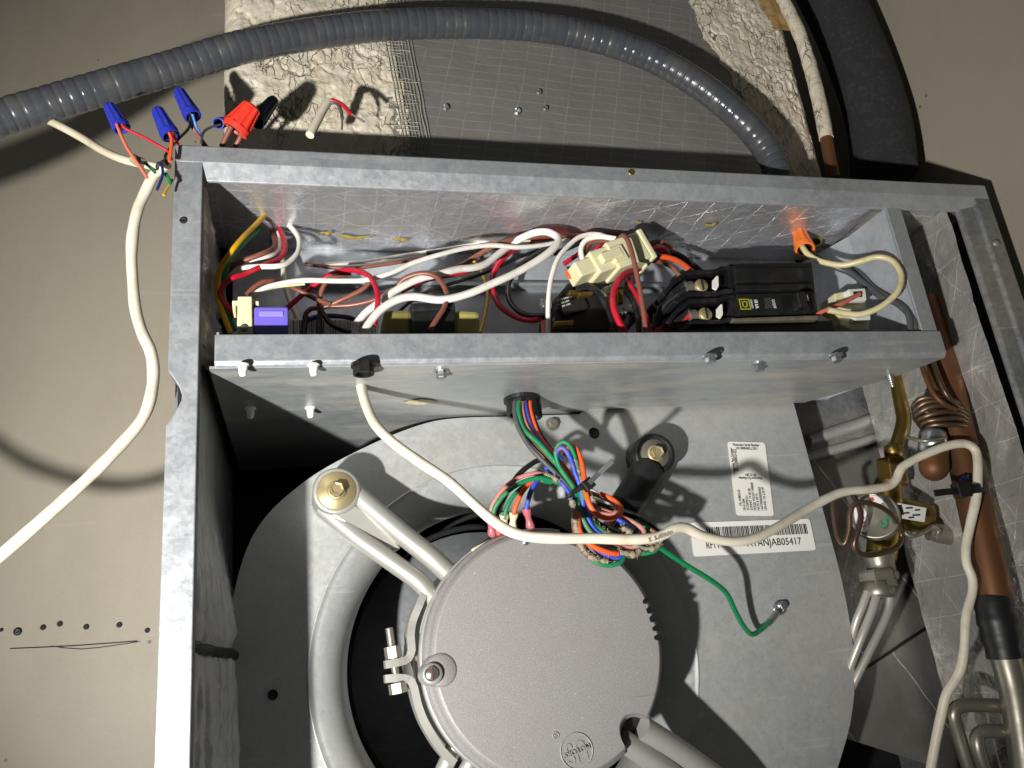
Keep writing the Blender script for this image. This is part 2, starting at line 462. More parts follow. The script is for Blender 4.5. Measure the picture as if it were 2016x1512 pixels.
def nz(p, s, seed=0.0): return noise.noise(Vector(p) * s + Vector((seed, seed * 1.7, -seed)))
def fbm(p, s, seed=0.0, o=4): return noise.fractal(Vector(p) * s + Vector((seed, seed * 1.7, -seed)), 0.9, 2.1, o)

# ================================================================== setting
WY = 0.30
m = Mesh().box((-1.3, WY, H - 1.0), (0.62, WY + 0.05, H + 1.1))
back_wall = obj('wall_back', m, M_['wall'], kind='structure')
m = Mesh().box((Xd(1.25), -0.25, H - 1.0), (Xd(1.25) + 0.05, WY, H + 1.1))
side_wall = obj('wall_side', m, M_['wall'], kind='structure')
for k, (a, b, r) in enumerate(((35, 1243, 6.5), (85, 1235, 4.5), (118, 1228, 4.5), (170, 1234, 4.5), (235, 1230, 4.5), (290, 1241, 4.0), (3, 1240, 3))):
    p = P(a, b, WY)
    obj('screw_hole', Mesh().lathe(p, (0, -1, 0), [(0.0, 0.0012), (M(r * 0.5, p), 0.0012), (M(r, p), 0.0016), (M(r * 1.25, p), 0.0002)], 14), M_['dark'] if k else M_['rubber'], back_wall)
pl = [P(20, 1277, WY) + Vector((0, -0.0006, 0)), P(150, 1271, WY) + Vector((0, -0.0006, 0)), P(270, 1262, WY) + Vector((0, -0.0006, 0))]
obj('pencil_line', Mesh().tube(smoothpath(pl, 0.02), 0.0004, 5), M_['ink'], back_wall)
pl = [P(a, b, WY) + Vector((0, -0.0006, 0)) for a, b in ((100, 1272), (160, 1278), (230, 1270), (275, 1263))]
obj('scratch', Mesh().tube(smoothpath(pl, 0.02), 0.0003, 5), M_['ink'], back_wall)

# ================================================================== supply duct on top of the cabinet
ZT = Zd(0.711)              # top of the cabinet
duct = thing('supply_duct', 'insulated supply duct with foil tape front and cracked white mastic strips', 'duct', (0.2, 0.2, ZT))
DY = 0.058
xl = P(437, 200, DY).x; xr = P(1592, 200, DY).x
DZ0, DZ1 = ZT - 0.004, H + 0.62
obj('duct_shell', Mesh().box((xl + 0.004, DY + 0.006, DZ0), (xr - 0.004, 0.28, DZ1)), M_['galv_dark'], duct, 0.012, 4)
def lineX(p0, p1):
    a, b = P(*p0, DY), P(*p1, DY)
    return lambda z: a.x + (b.x - a.x) * (z - a.z) / (b.z - a.z)
bl = lineX((804, 250), (765, 40)); br = lineX((1520, 300), (1385, 60))
def strip(xa, xb, seed, amp, roll_l=False, roll_r=False):
    def fn(u, v):
        z = DZ0 + (DZ1 - DZ0) * v
        a = xa(z); b = xb(z)
        if not roll_l: a += 0.006 * fbm((0, z, 0), 60, seed)
        if not roll_r: b += 0.006 * fbm((0, z, 3), 60, seed)
        x = a + (b - a) * u
        e = min(u, 1 - u) * abs(b - a)
        d = amp * (0.5 + fbm((x, 0, z), 30, seed, 5)) + 0.5 * amp * fbm((x, 0, z * 0.5), 230, seed, 3)
        crack = abs(fbm((x, 1, z * 0.6), 38, seed + 5, 4))
        d -= amp * 1.3 * max(0, 0.10 - crack) / 0.10
        y = DY - max(-0.001, d) * min(1, e / 0.012 + 0.1)
        rr = 0.014
        for on, dist in ((roll_l, x - a), (roll_r, b - x)):
            if on and dist < rr:
                y += rr - math.sqrt(max(0, rr * rr - (rr - dist) ** 2))
        return Vector((x, y, z))
    return Mesh().grid(fn, 130, 260)
obj('mastic_strip', strip(lambda z: xl, bl, 3.1, 0.0013, roll_l=True), M_['mastic'], duct, -1)
obj('mastic_strip', strip(br, lambda z: xr, 8.7, 0.0013, roll_r=True), M_['mastic'], duct, -1)
def fn(u, v):
    z = DZ0 + (DZ1 - DZ0) * v; a = bl(z) - 0.012; b = br(z) + 0.012
    x = a + (b - a) * u
    return Vector((x, DY + 0.0006 + 0.0007 * fbm((x, 0, z), 22, 1.0), z))
obj('foil_tape', Mesh().grid(fn, 80, 120), M_['foil_duct'], duct, -1)
def tap(px, py, r):
    p = P(px, py, DY)
    obj('tape_puncture', Mesh().lathe(p, (0, -1, 0), [(0.0, -0.001), (M(r * .6, p), 0.0004), (M(r, p), 0.0022), (M(r * 1.5, p), 0.0004)], 9, False), M_['zinc'], duct)
for a in ((877, 212, 5), (1018, 220, 6), (1060, 182, 4), (1073, 214, 4)): tap(*a)
fr = Mesh(); random.seed(21)
for k in range(150):
    z = DZ0 + .002 + k * .0030 + random.uniform(-.0006, .0006)
    if z > DZ1 - .01: break
    if random.random() < .3: continue
    a = bl(z) - random.uniform(.004, .012); b = bl(z) + random.uniform(.002, .016)
    fr.tube([Vector((a + (b - a) * t, DY - .0011 - .0004 * math.sin(9 * t + k), z + .0016 * nz((t * 3, k, 0), 1.3))) for t in (0, .25, .5, .75, 1)], random.uniform(.00016, .00042), 4)
for k in range(9):
    off = -.006 + k * .0026
    zs = np.linspace(DZ0 + .002, DZ1 - .02, 60); i0 = random.randint(0, 8); i1 = random.randint(30, 59)
    fr.tube([Vector((bl(z) + off + .0008 * nz((0, z, k), 60), DY - .0012, z)) for z in zs[i0:i1]], random.uniform(.00016, .0004), 4)
obj('scrim_fringe', fr, M_['scrim'], duct, kind='stuff')
# torn brown fibre showing through the right strip
def fn(u, v):
    z = P(1535, 0, DY).z + (v - 0.45) * 0.085; x = P(1512, 0, DY).x + 0.028 * (u - 0.5) + (0.45 - v) * 0.024
    w = math.sin(math.pi * u) * math.sin(math.pi * v)
    return Vector((x, DY - 0.0042 * w - 0.0012 + 0.002 * fbm((x, 0, z), 160, 2), z))
obj('torn_fibre', Mesh().grid(fn, 18, 34), M_['brownfuzz'], duct, -1)

# ================================================================== air handler cabinet
XL, XR = -0.0715, 0.5503
XLi, XRi = -0.0552, 0.520
ZB = H - 0.62
cab = thing('air_handler_cabinet', 'open galvanised air handler cabinet lined with foil', 'cabinet', (0.24, 0.25, ZB))
# top flange: flat face, then a hem sloping back
zt, z1, z2 = ZT, ZT - 0.0125, ZT - 0.0225
prof = [(0.0, z1), (0.0, zt - 0.0012), (0.0012, zt), (0.06, zt), (0.06, zt - 0.002), (0.003, zt - 0.002), (0.0025, z1), (0.0075, z2), (0.0065, z2 - 0.0012), (0.0045, z2 - 0.0008)]
m = Mesh().prism([(XL, y, z) for y, z in prof], (XR - XL, 0, 0))
obj('top_flange', m, M_['galv'], cab, 0.0004, 1)
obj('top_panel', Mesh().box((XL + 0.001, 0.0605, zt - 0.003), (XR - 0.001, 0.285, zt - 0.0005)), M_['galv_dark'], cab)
# left flange with the pass-through notch
def ZL(px, py): return P(px, py, 0).z
no = [(332, 728), (340, 742), (352, 760), (358, 777), (357, 787), (348, 805), (335, 826), (327, 838)]
poly = [(XL, 0, z1 - 0.0005)] + [tuple(P(a, b, 0)) for a, b in no] + [(XL, 0, ZB), (XLi, 0, ZB), (XLi, 0, z1 - 0.0005)]
poly[1] = (XL, 0, poly[1][2]); poly[len(no)] = (XL, 0, poly[len(no)][2])
obj('left_flange', Mesh().prism(poly, (0, 0.0022, 0)), M_['galv'], cab, 0.0006, 2)
obj('left_flange_return', Mesh().box((XLi - 0.0016, 0.0025, ZB), (XLi, 0.012, z1 - 0.0008)), M_['galv_dark'], cab)
zn0, zn1 = poly[len(no)][2], poly[1][2]
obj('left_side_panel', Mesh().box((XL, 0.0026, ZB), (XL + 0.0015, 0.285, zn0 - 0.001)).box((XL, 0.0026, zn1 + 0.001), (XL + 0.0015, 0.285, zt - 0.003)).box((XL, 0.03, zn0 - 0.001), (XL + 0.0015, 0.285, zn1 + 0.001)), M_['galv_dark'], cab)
# right flange: outer face, crease, inner hem
m = Mesh().prism([(XR, 0.0, 0), (XR - 0.014, 0.0, 0), (XR - 0.016, 0.003, 0), (XR - 0.028, 0.004, 0), (XRi, 0.006, 0), (XRi, 0.0085, 0), (XR - 0.012, 0.006, 0), (XR - 0.0015, 0.004, 0), (XR - 0.0015, 0.05, 0), (XR, 0.05, 0)], (0, 0, 1))
for i, v in enumerate(m.v): m.v[i] = (v[0], v[1], ZB if v[2] < .5 else z1 - 0.0006)
obj('right_flange', m, M_['galv_dark'], cab, 0.0005, 1)
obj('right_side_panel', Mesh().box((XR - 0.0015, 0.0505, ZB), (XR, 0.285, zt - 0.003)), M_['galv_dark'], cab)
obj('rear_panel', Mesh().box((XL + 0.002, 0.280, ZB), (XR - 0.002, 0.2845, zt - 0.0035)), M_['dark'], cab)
p = P(1243, 339, 0)
obj('screw_hole', Mesh().lathe(p, (0, -1, 0), [(0.0, 0.0002), (M(4, p), 0.0002), (M(6, p), 0.0008), (M(7, p), 0.0)], 16), M_['brass'], cab)
p = P(361, 434, 0)
obj('screw_hole', Mesh().lathe(p, (0, -1, 0), [(0.0, 0.0003), (M(4.5, p), 0.0003), (M(6.5, p), 0.0009), (M(7.5, p), 0.0)], 16), M_['dark'], cab)
p = P(1957, 481, 0.002)
obj('screw', Mesh().lathe(p, (0, -1, 0), [(0.0, 0.004), (M(7, p), 0.0035), (M(9, p), 0.001), (M(9, p), -0.001)], 12), M_['galv_dark'], cab)
# foil liners
ZI = Zd(0.664) + 0.004
def liner(p00, p10, p11, p01, nrm, amp, nu, nv, seed, sc=28):
    p00, p10, p11, p01, nrm = map(Vector, (p00, p10, p11, p01, nrm))
    def fn(u, v):
        p = p00 * (1 - u) * (1 - v) + p10 * u * (1 - v) + p11 * u * v + p01 * (1 - u) * v
        r = abs(fbm(p, sc, seed, 4)); e = min(u, 1 - u, v, 1 - v)
        return p + nrm * amp * (fbm(p, sc * 0.45, seed + 3, 3) + 0.9 * (0.4 - r)) * (0.6 + 0.4 * min(1, e * 12))
    return Mesh().grid(fn, nu, nv)
obj('top_liner', liner((XLi - .01, 0.008, ZI), (0.453, 0.008, ZI), (0.453, 0.104, ZI + 0.002), (XLi - .01, 0.104, ZI + 0.002), (0, 0, -1), 0.0014, 240, 50, 1.3, 24), M_['foil_top'], cab, -1)
obj('top_liner', liner((0.4532, 0.008, ZI + .001), (XRi + .02, 0.008, ZI + .001), (XRi + .02, 0.27, ZI - 0.001), (0.4532, 0.27, ZI - 0.001), (0, 0, -1), 0.003, 60, 60, 7.3, 30), M_['foil_side'], cab, -1)
obj('left_liner', liner((XLi - .001, 0.012, Zd(.41)), (XLi + .003, 0.27, Zd(.41)), (XLi + .003, 0.27, ZI), (XLi - .001, 0.012, ZI), (1, 0, 0), 0.006, 60, 60, 2.3, 40), M_['foil_side'], cab, -1)
def fn(u, v):
    y = 0.012 + 0.262 * u; z = ZB + (Zd(0.425) - ZB) * v
    top = max(0.0, min(1.0, (Zd(0.30) - z) / 0.11)); top = top * top * (3 - 2 * top)
    b = math.sin(math.pi * min(1, u * 1.25)) * 0.013 * top
    z_s = P(405, 1285, 0.1).z
    b -= 0.003 * math.exp(-((z - z_s) / 0.005) ** 2) * top
    ph = u * 62 + 2.2 * nz((0, z, 0), 7) + 3 * nz((y, z * .6, 0), 11)
    f = 0.0042 * (abs(math.sin(ph)) ** .6 - .5) + 0.003 * fbm((y * 3.2, z * 0.5, 0), 22, 4) + .0010 * fbm((y, z, 0), 160, 2)
    return Vector((XLi - 0.003 + b + f * (0.3 + top), y, z))
obj('crumpled_liner', Mesh().grid(fn, 220, 260), M_['foil_left'], cab, -1)
vz = (P(405, 1285, 0.1).z - ZB) / (Zd(0.425) - ZB)
obj('liner_strap', Mesh().tube([fn(t, vz - .004 * math.sin(t * 3)) + Vector((.0012, 0, 0)) for t in np.linspace(0, 1, 60)], 0.0032, 8), M_['rubber'], cab)
xr_l = 0.5145
obj('right_liner', liner((xr_l, 0.010, ZB + .1), (xr_l - .002, 0.155, ZB + .1), (xr_l - .002, 0.155, ZI), (xr_l, 0.010, ZI), (-1, 0, 0), 0.0035, 60, 260, 5.3, 30), M_['foil_side'], cab, -1)
# torn holes in the top liner that show yellow fibre
for a, b, w, d in ((700, 466, 34, 0.09), (640, 458, 16, 0.09), (790, 471, 18, .092), (1400, 441, 17, 0.062), (1258, 437, 5, 0.06)):
    p = PZ(a, b, ZI - 0.003); r = M(w, p)
    def fn(u, v, p=p, r=r):
        q = Vector((p.x + r * (2 * u - 1), p.y + .0025 * fbm((u * 3 + p.x * 90, v, 0), 1.0, 1) + r * 0.17 * (2 * v - 1) * math.sin(math.pi * max(.08, min(.92, u))), p.z))
        q.z -= 0.002 * math.sin(math.pi * u) * math.sin(math.pi * v) - 0.0012 * fbm(q, 300, 2)
        return q
    obj('torn_fibre', Mesh().grid(fn, 14, 6), M_['yellowfuzz'], cab, -1)
# raw fibre edge under the hem
fe = Mesh()
for k in range(150):
    x = 0.06 + 0.40 * k / 150 + random.uniform(-.002, .002)
    if random.random() < 0.45: continue
    fe.obox((x, 0.0085, ZI + 0.0005 + random.uniform(-.0008, .0008)), (random.uniform(.0008, .0025), 0, random.uniform(-.0005, .0005)), (0, .0012, 0), (0, 0, random.uniform(.0004, .0012)))
obj('fibre_edge', fe, M_['yellowfuzz'], cab, kind='stuff')

# ================================================================== control box tray
ZTB, ZTL = Zd(0.388), Zd(0.432)     # tray floor and top of its lip
TY = 0.106                          # its back sheet
TXL, TXR = Xd(-0.101), Xd(1.004)
tray = thing('control_box', 'galvanised control box tray with a folded front lip', 'control box', (0.2, 0.05, ZTB))
fl = [(TXL - 0.003, 0.006), (TXR, 0.006), (Xd(0.975), 0.05), (Xd(0.885), TY), (Xd(0.47), TY), (Xd(0.47), 0.25), (TXL - 0.003, 0.25)]
obj('floor_sheet', Mesh().prism([(x, y, ZTB) for x, y in fl], (0, 0, 0.0016)), M_['galv_dusty'], tray)
prof = [(0.0025, ZTB + 0.0030), (0.0025, ZTL), (0.0040, ZTL), (0.0040, ZTB + 0.0035), (0.0075, ZTB + 0.0020), (0.0075, ZTB + 0.0002), (0.0045, ZTB + 0.0006)]
m = Mesh().prism([(TXL, y, z) for y, z in prof], (TXR - TXL, 0, 0))
obj('front_lip', m, M_['galv'], tray, 0.0007, 2)
obj('back_sheet', Mesh().box((TXL + .002, TY - 0.0015, ZTB + .0018), (Xd(0.935), TY, ZI + 0.004)), M_['galv_tray'], tray)
obj('ledge', Mesh().prism([(0.0, TY - .0015, Zd(.625)), (0.0, TY - .010, Zd(.612)), (0.0, TY - .010, Zd(.606)), (0.0, TY - .0015, Zd(.606))], (Xd(.93), 0, 0)), M_['galv'], tray)
w = [(Xd(0.973), 0.0066), (Xd(0.968), 0.05), (Xd(0.93), TY - .002), (Xd(0.933), TY - .002), (Xd(0.972), 0.05), (Xd(0.977), 0.0066)]
obj('side_sheet', Mesh().prism([(x, y, ZTB + 0.002) for x, y in w], (0, 0, ZI - 0.007 - ZTB)), M_['galv_tray'], tray)
obj('side_flange', Mesh().box((Xd(0.973), 0.0045, ZTL + .0006), (Xd(1.003), 0.0062, ZI - 0.004)), M_['galv'], tray, 0.0005, 1)
obj('end_sheet', Mesh().box((TXL + .0005, 0.009, ZTB + .002), (TXL + 0.0018, TY - .002, ZTL + .004)), M_['galv_tray'], tray)
def hexscrew(name, p, n, r, h, mat, parent, flange=1.3, seg=6):
    m = Mesh().lathe(p, n, [(r * flange, 0), (r * flange, h * 0.22), (r, h * 0.25)], 20, False)
    m.lathe(p, n, [(r, h * 0.2), (r, h * .9), (r * 0.86, h), (0.0, h)], 6, False)
    return obj(name, m, mat, parent)
for a, b in ((868, 733), (1397, 704), (1493, 720), (1645, 702)):
    p = PZ(a, b - 4, ZTB)
    hexscrew('hex_screw', p, (0, 0, -1), 0.0034, 0.0055, M_['zinc'], tray, 1.45)
for a, b in ((478, 718), (617, 718), (611, 803), (493, 804)):
    p = PZ(a, b, ZTB)
    m = Mesh().lathe(p, (0, 0, -1), [(0.0038, 0), (0.0038, .0007), (0.0026, .001), (0.0024, .005), (0.0018, .0070), (0, .0074)], 10, True)
    obj('plastic_clip', m, M_['whitenylon'], tray)
# rusty screw tips below
for a, b in ((1553, 800),):
    p = PZ(a, b, ZTB) + Vector((0, 0, 0))
    pts = [(p.x, p.y - .001, ZTB - k * .0006) for k in range(18)]
    obj('screw_tip', Mesh().tube(pts, [0.0022 * (1 - k / 22) + (0.0005 if k % 3 == 0 else 0) for k in range(18)], 8), M_['rust'], tray)
for a, b in ((1751, 738),):
    p = PZ(a, b, ZTB)
    pts = [(p.x, p.y, ZTB - k * .0006) for k in range(18)]
    obj('screw_tip', Mesh().tube(pts, [0.0024 * (1 - k / 40) + (0.0005 if k % 3 == 0 else 0) for k in range(18)], 8), M_['zinc'], tray)
# worn knock-out mark
p = PZ(828, 790, ZTB)
def fn(u, v, p=p):
    w = math.sin(math.pi * max(.03, min(.97, u)))
    return Vector((p.x + 0.0125 * (2 * u - 1), p.y + 0.006 * w * (2 * v - 1), ZTB - 0.0006 - 0.0004 * nz((u, v, 0), 9)))
obj('worn_patch', Mesh().grid(fn, 20, 4), M_['w_cream'], tray, -1)
# bushings
p = PZ(715, 716, ZTB)
m = Mesh().lathe(p, (0, 0, -1), [(0.0075, 0.0002), (0.0075, .0020), (0.0064, .0024), (0.0064, .0070), (0.0048, .0070), (0.0048, 0.0002)], 24, False)
m.box((p.x - .003, p.y - .0074, ZTB - .0075), (p.x + .003, p.y - .005, ZTB - .0005))
obj('cable_bushing', m, M_['black'], tray)
B2 = PZ(1026, 783, ZTB)
m = Mesh().lathe(B2, (0, 0, -1), [(0.0130, 0.0002), (0.0130, .003), (0.0115, .0035), (0.0115, .0125), (0.0098, .0125), (0.0098, 0.0002)], 28, False)
m.box((B2.x + .0110, B2.y - .004, ZTB - .016), (B2.x + .0132, B2.y + .004, ZTB - .0005))
obj('wire_bushing', m, M_['black'], tray)
# screw through the back sheet
p = P(918, 551, TY - .0016)
hexscrew('sheet_screw', p, (0, -1, 0), 0.0045, 0.006, M_['aluminium'], tray, 1.3)
p = P(1237, 622, 0.078)
m = Mesh().lathe(p, (0, -1, 0), [(0.0075, -.025), (0.0075, .0008), (0.0050, .0008), (0.0048, .0028), (0.003, .0040), (0, .0042)], 22)
sc = obj('pan_head_screw', m, M_['zinc'], tray)
m = Mesh().box((p.x - .0028, p.y - .0048, p.z - .0006), (p.x + .0028, p.y - .0040, p.z + .0006)).box((p.x - .0006, p.y - .0049, p.z - .0028), (p.x + .0006, p.y - .0041, p.z + .0028))
obj('cross_slot', m, M_['dark'], sc)

# ================================================================== blower housing
BY = 0.112
cxw, czw = Xd(0.302), Zd(0.004)
blower = thing('blower_housing', 'galvanised blower scroll housing with a round rolled inlet', 'blower', (cxw, 0.2, H - 0.24))
out = [(.868, .42), (.872, .385), (.880, .22), (.886, .067), (.876, -.05), (.85, -.13), (.802, -.207), (.70, -.34), (.55, -.45), (.35, -.50), (.15, -.47), (0.0, -.38), (-.075, -.2), (-.103, -.02), (-.100, .1), (-.067, .217), (0.005, .29), (.099, .341), (.190, .375), (.25, .3835), (.33, .3835), (.46, .3835)]
outp = [Vector((Xd(a), BY, Zd(b))) for a, b in out[:1]]
sp = smoothpath([(Xd(a), BY, Zd(b)) for a, b in out[1:]], 0.006)
outp = [Vector((Xd(.868), BY, Zd(.42)))] + [Vector(q) for q in sp] + [Vector((Xd(.475), BY, Zd(.3835))), Vector((Xd(.476), BY, Zd(.42)))]
CR, HR = 0.1375, 0.1115
NS = 160
def rout(t):
    d = Vector((math.cos(t), math.sin(t))); best = 0
    for i in range(len(outp)):
        a = outp[i]; b = outp[(i + 1) % len(outp)]
        ax, az, bx, bz = a.x - cxw, a.z - czw, b.x - cxw, b.z - czw
        den = d.x * (bz - az) - d.y * (bx - ax)
        if abs(den) < 1e-9: continue
        s = (ax * (bz - az) - az * (bx - ax)) / den
        u = (ax * d.y - az * d.x) / den
        if s > 0 and -1e-6 <= u <= 1 + 1e-6: best = max(best, s)
    return best
ro = [rout(2 * math.pi * k / NS) for k in range(NS)]
def plate_fn(u, v):
    k = int(round(u * NS)) % NS; t = 2 * math.pi * k / NS
    r = CR + 0.0012 + (ro[k] - CR - 0.0012) * v
    x, z = cxw + r * math.cos(t), czw + r * math.sin(t)
    return Vector((x, BY + 0.0004 * fbm((x, 0, z), 9, 1), z))
m = Mesh().grid(plate_fn, NS, 14)
ring = [Vector(plate_fn(k / NS, 1.0)) for k in range(NS)]
m.add(ring + [q + Vector((0, 0.0015, 0)) for q in ring], [(k, (k + 1) % NS, (k + 1) % NS + NS, k + NS) for k in range(NS)])
plate = obj('front_plate', m, M_['galv_plate'], blower, -1)
# rolled inlet ring: small crease, then curling in
pr = [(CR + .0012, 0.0), (CR + .0006, -.0007), (CR - .0004, -.0007), (CR - .0012, 0.0004)]
for k in range(1, 17):
    a = k / 16 * math.radians(86)
    pr.append((CR - .0012 - (CR - .0012 - HR) * math.sin(a) ** 1.0 * 1.0, .0004 + 0.034 * (1 - math.cos(a))))
pr.append((HR + .0006, 0.040))
def ringm(prof, seg=160):
    return Mesh().lathe((cxw, BY, czw), (0, 1, 0), prof, seg, True)
obj('inlet_ring', ringm(pr), M_['galv_plate'], blower)
N2 = len(outp)
m = Mesh().add([q + Vector((0, .0016, 0)) for q in outp] + [q + Vector((0, 0.160, 0)) for q in outp], [(i, (i + 1) % N2, (i + 1) % N2 + N2, i + N2) for i in range(N2)], True)
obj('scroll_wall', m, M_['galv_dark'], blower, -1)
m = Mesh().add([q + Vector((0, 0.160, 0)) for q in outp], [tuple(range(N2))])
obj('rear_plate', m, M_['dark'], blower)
for a, b, r in ((537, 1368, 9), (1170, 852, 10)):
    p = P(a, b, BY - .0006); rr = M(r, p)
    obj('plate_hole', Mesh().lathe(p, (0, -1, 0), [(0, -.0002), (rr * .85, -.0002), (rr, .0006), (rr * 1.12, -.0004)], 18), M_['dark'], blower)
p = P(1087, 836, BY)
hexscrew('hex_screw', p, (0, -1, 0), 0.0040, 0.005, M_['aluminium'], blower, 1.35)
p = P(1537, 1193, BY)
hexscrew('hex_screw', p, (0, -1, 0), 0.0034, 0.005, M_['zinc'], blower, 1.3)
# wheel inside
wheel = thing('squirrel_cage_fan', 'fan wheel deep inside the dark blower inlet', 'fan wheel', (cxw, 0.19, czw))
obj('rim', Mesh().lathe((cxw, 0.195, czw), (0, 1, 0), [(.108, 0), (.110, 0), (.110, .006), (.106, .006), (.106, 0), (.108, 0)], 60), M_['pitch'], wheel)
obj('hub_plate', Mesh().lathe((cxw, 0.215, czw), (0, 1, 0), [(0.0, 0), (.106, 0), (.106, .002), (0, .002)], 60), M_['galv'], wheel)

# ================================================================== motor
MY = 0.046
mc = P(1084, 1281, MY); MR = M(246, mc)
motor = thing('blower_motor', 'round grey cast motor held by three arms in the blower inlet', 'motor', (mc.x, 0.12, mc.z))
SEG = 480
Rt = np.array((mc.x, 0, mc.z))
def ang_of(px, py): q = P(px, py, MY); return math.atan2(q.z - mc.z, q.x - mc.x)
teeth = []
for k in range(5):
    f = k / 4
    a0 = ang_of(1283 + 22 * f, 1178 + 76 * f); teeth.append(a0)
tw = math.radians(1.35)
na = ang_of(1240, 1428)
nb = ang_of(1135, 1045); 
def rmod(t, r, y):
    d = lambda a: abs((t - a + math.pi) % (2 * math.pi) - math.pi)
    if r > MR * .88:
        for a in teeth:
            if d(a) < tw: return min(r, MR * (0.90 + .02 * (r / MR - .9)))
        e = d(na)
        w = math.radians(9.0)
        if e < w: return r * (1.0 - 0.17 * math.sqrt(1 - (e / w) ** 2))
    if y < MY + .020 and r > MR * .9:
        e = d(nb)
        if e < math.radians(6.5): return r * 0.935
    return r
pr = [(0.0, MY), (MR * .45, MY), (MR * .925, MY), (MR * .932, MY + .0001), (MR * .955, MY + .0014), (MR * .965, MY + .0034), (MR * .970, MY + .0062), (MR * .990, MY + .0070), (MR, MY + .0085), (MR * 1.003, MY + .0135), (MR * 1.004, MY + .0175)]
vs = []
for r, y in pr:
    for k in range(SEG):
        t = 2 * math.pi * k / SEG; rr = rmod(t, r, y)
        vs.append((mc.x + rr * math.cos(t), y, mc.z + rr * math.sin(t)))
fs = [(i * SEG + k, i * SEG + (k + 1) % SEG, (i + 1) * SEG + (k + 1) % SEG, (i + 1) * SEG + k) for i in range(len(pr) - 1) for k in range(SEG)]
cm = Mesh().add(vs[:4 * SEG], [f for f in fs if max(f) < 4 * SEG], False)
cm.add(vs[3 * SEG:], [tuple(i - 3 * SEG for i in f) for f in fs if min(f) >= 3 * SEG], True)
cap_ = obj('end_cap', cm, M_['motor'], motor, -1)
AXm = (mc.x, 0, mc.z)
obj('cap_seam', Mesh().lathe(AXm, (0, 1, 0), [(MR * .9, MY + .0177), (MR * 1.0, MY + .0177), (MR * 1.0, MY + .020), (MR * .9, MY + .020)], 96), M_['dark'], motor)
obj('motor_shell', Mesh().lathe(AXm, (0, 1, 0), [(MR * .85, MY + .0195), (MR * 1.012, MY + .0195), (MR * 1.02, MY + .0215), (MR * 1.02, MY + .03), (MR * 1.008, MY + .032), (MR * 1.008, MY + .040), (MR * 1.02, MY + .042), (MR * 1.02, MY + .11), (MR * .85, MY + .12), (0, MY + .12)], 120), M_['steel_arm'], motor)
def shellpatch(a0, a1, y0, y1, mat, name):
    r = MR * 1.021
    def fn(u, v):
        t = a0 + (a1 - a0) * u
        return Vector((mc.x + r * math.cos(t), y0 + (y1 - y0) * v, mc.z + r * math.sin(t)))
    return obj(name, Mesh().grid(fn, 16, 2), mat, motor, -1)
shellpatch(math.radians(150), math.radians(166), MY + .0225, MY + .029, M_['paper'], 'side_sticker')
shellpatch(math.radians(170), math.radians(186), MY + .043, MY + .052, M_['paper'], 'side_sticker')
shellpatch(math.radians(108), math.radians(124), MY + .0225, MY + .029, M_['paper'], 'side_sticker')
# screw boss at the left of the cap
b0 = P(848, 1327, MY); rb = M(31, b0)
m = Mesh()
def boss(c, r, y0, y1):
    return Mesh().lathe((c.x, 0, c.z), (0, 1, 0), [(0, y0 + .0002), (r * .80, y0), (r * .95, y0 + .0012), (r, y0 + .004), (r * 1.03, y1)], 40)
b1 = P(868, 1319, MY)
obj('screw_boss', boss(b1, M(34, b1), MY - .0012, MY + .012), M_['motor'], motor)
obj('screw_seat', boss(P(850, 1327, MY), M(22, b0), MY - .0042, MY + .012), M_['steel_arm'], motor)
sp_ = P(849, 1327, MY - .0043)
s_ = obj('cap_screw', Mesh().lathe(sp_, (0, -1, 0), [(M(14, sp_), 0), (M(14, sp_), .0012), (M(10, sp_), .0022), (0, .0026)], 20), M_['zinc'], motor)
obj('slot', Mesh().box((sp_.x - .0005, sp_.y - .0030, sp_.z - .0036), (sp_.x + .0005, sp_.y - .0022, sp_.z + .0036)), M_['rust'], s_)
p = P(1034, 1066, MY)
obj('cap_dimple', Mesh().lathe(p, (0, -1, 0), [(M(9, p), -.0003), (M(7, p), .0016), (0, .002)], 14), M_['zinc'], motor)
# embossed mark, upside down as on the motor
lc = P(1135, 1478, MY); lr = M(33, lc)
obj('embossed_ring', Mesh().lathe((lc.x, MY, lc.z), (0, 1, 0), [(lr * .965, .0005), (lr * .975, -.0007), (lr * 1.02, -.0007), (lr * 1.03, .0005)], 64), M_['motor'], motor)
ea = math.radians(190)
text('embossed_letters', 'US', M(56, lc), M_['motor'], motor, lc + Vector((-.0002, 0, 0)), ea, 0.0006, width=M(42, lc))
text('embossed_word', 'MOTORS', M(13, lc), M_['motor'], motor, lc + Vector((0, -.0005, 0)), ea + math.radians(2), 0.0009, width=M(56, lc), bold=.0001)
q = P(1094, 1448, MY)
obj('embossed_dot_ring', Mesh().lathe((q.x, MY, q.z), (0, 1, 0), [(M(5, q), .0004), (M(5.3, q), -.0006), (M(6.6, q), -.0006), (M(7, q), .0004)], 20), M_['motor'], motor)
text('embossed_r', 'R', M(10, q), M_['motor'], motor, q, ea, 0.0006)

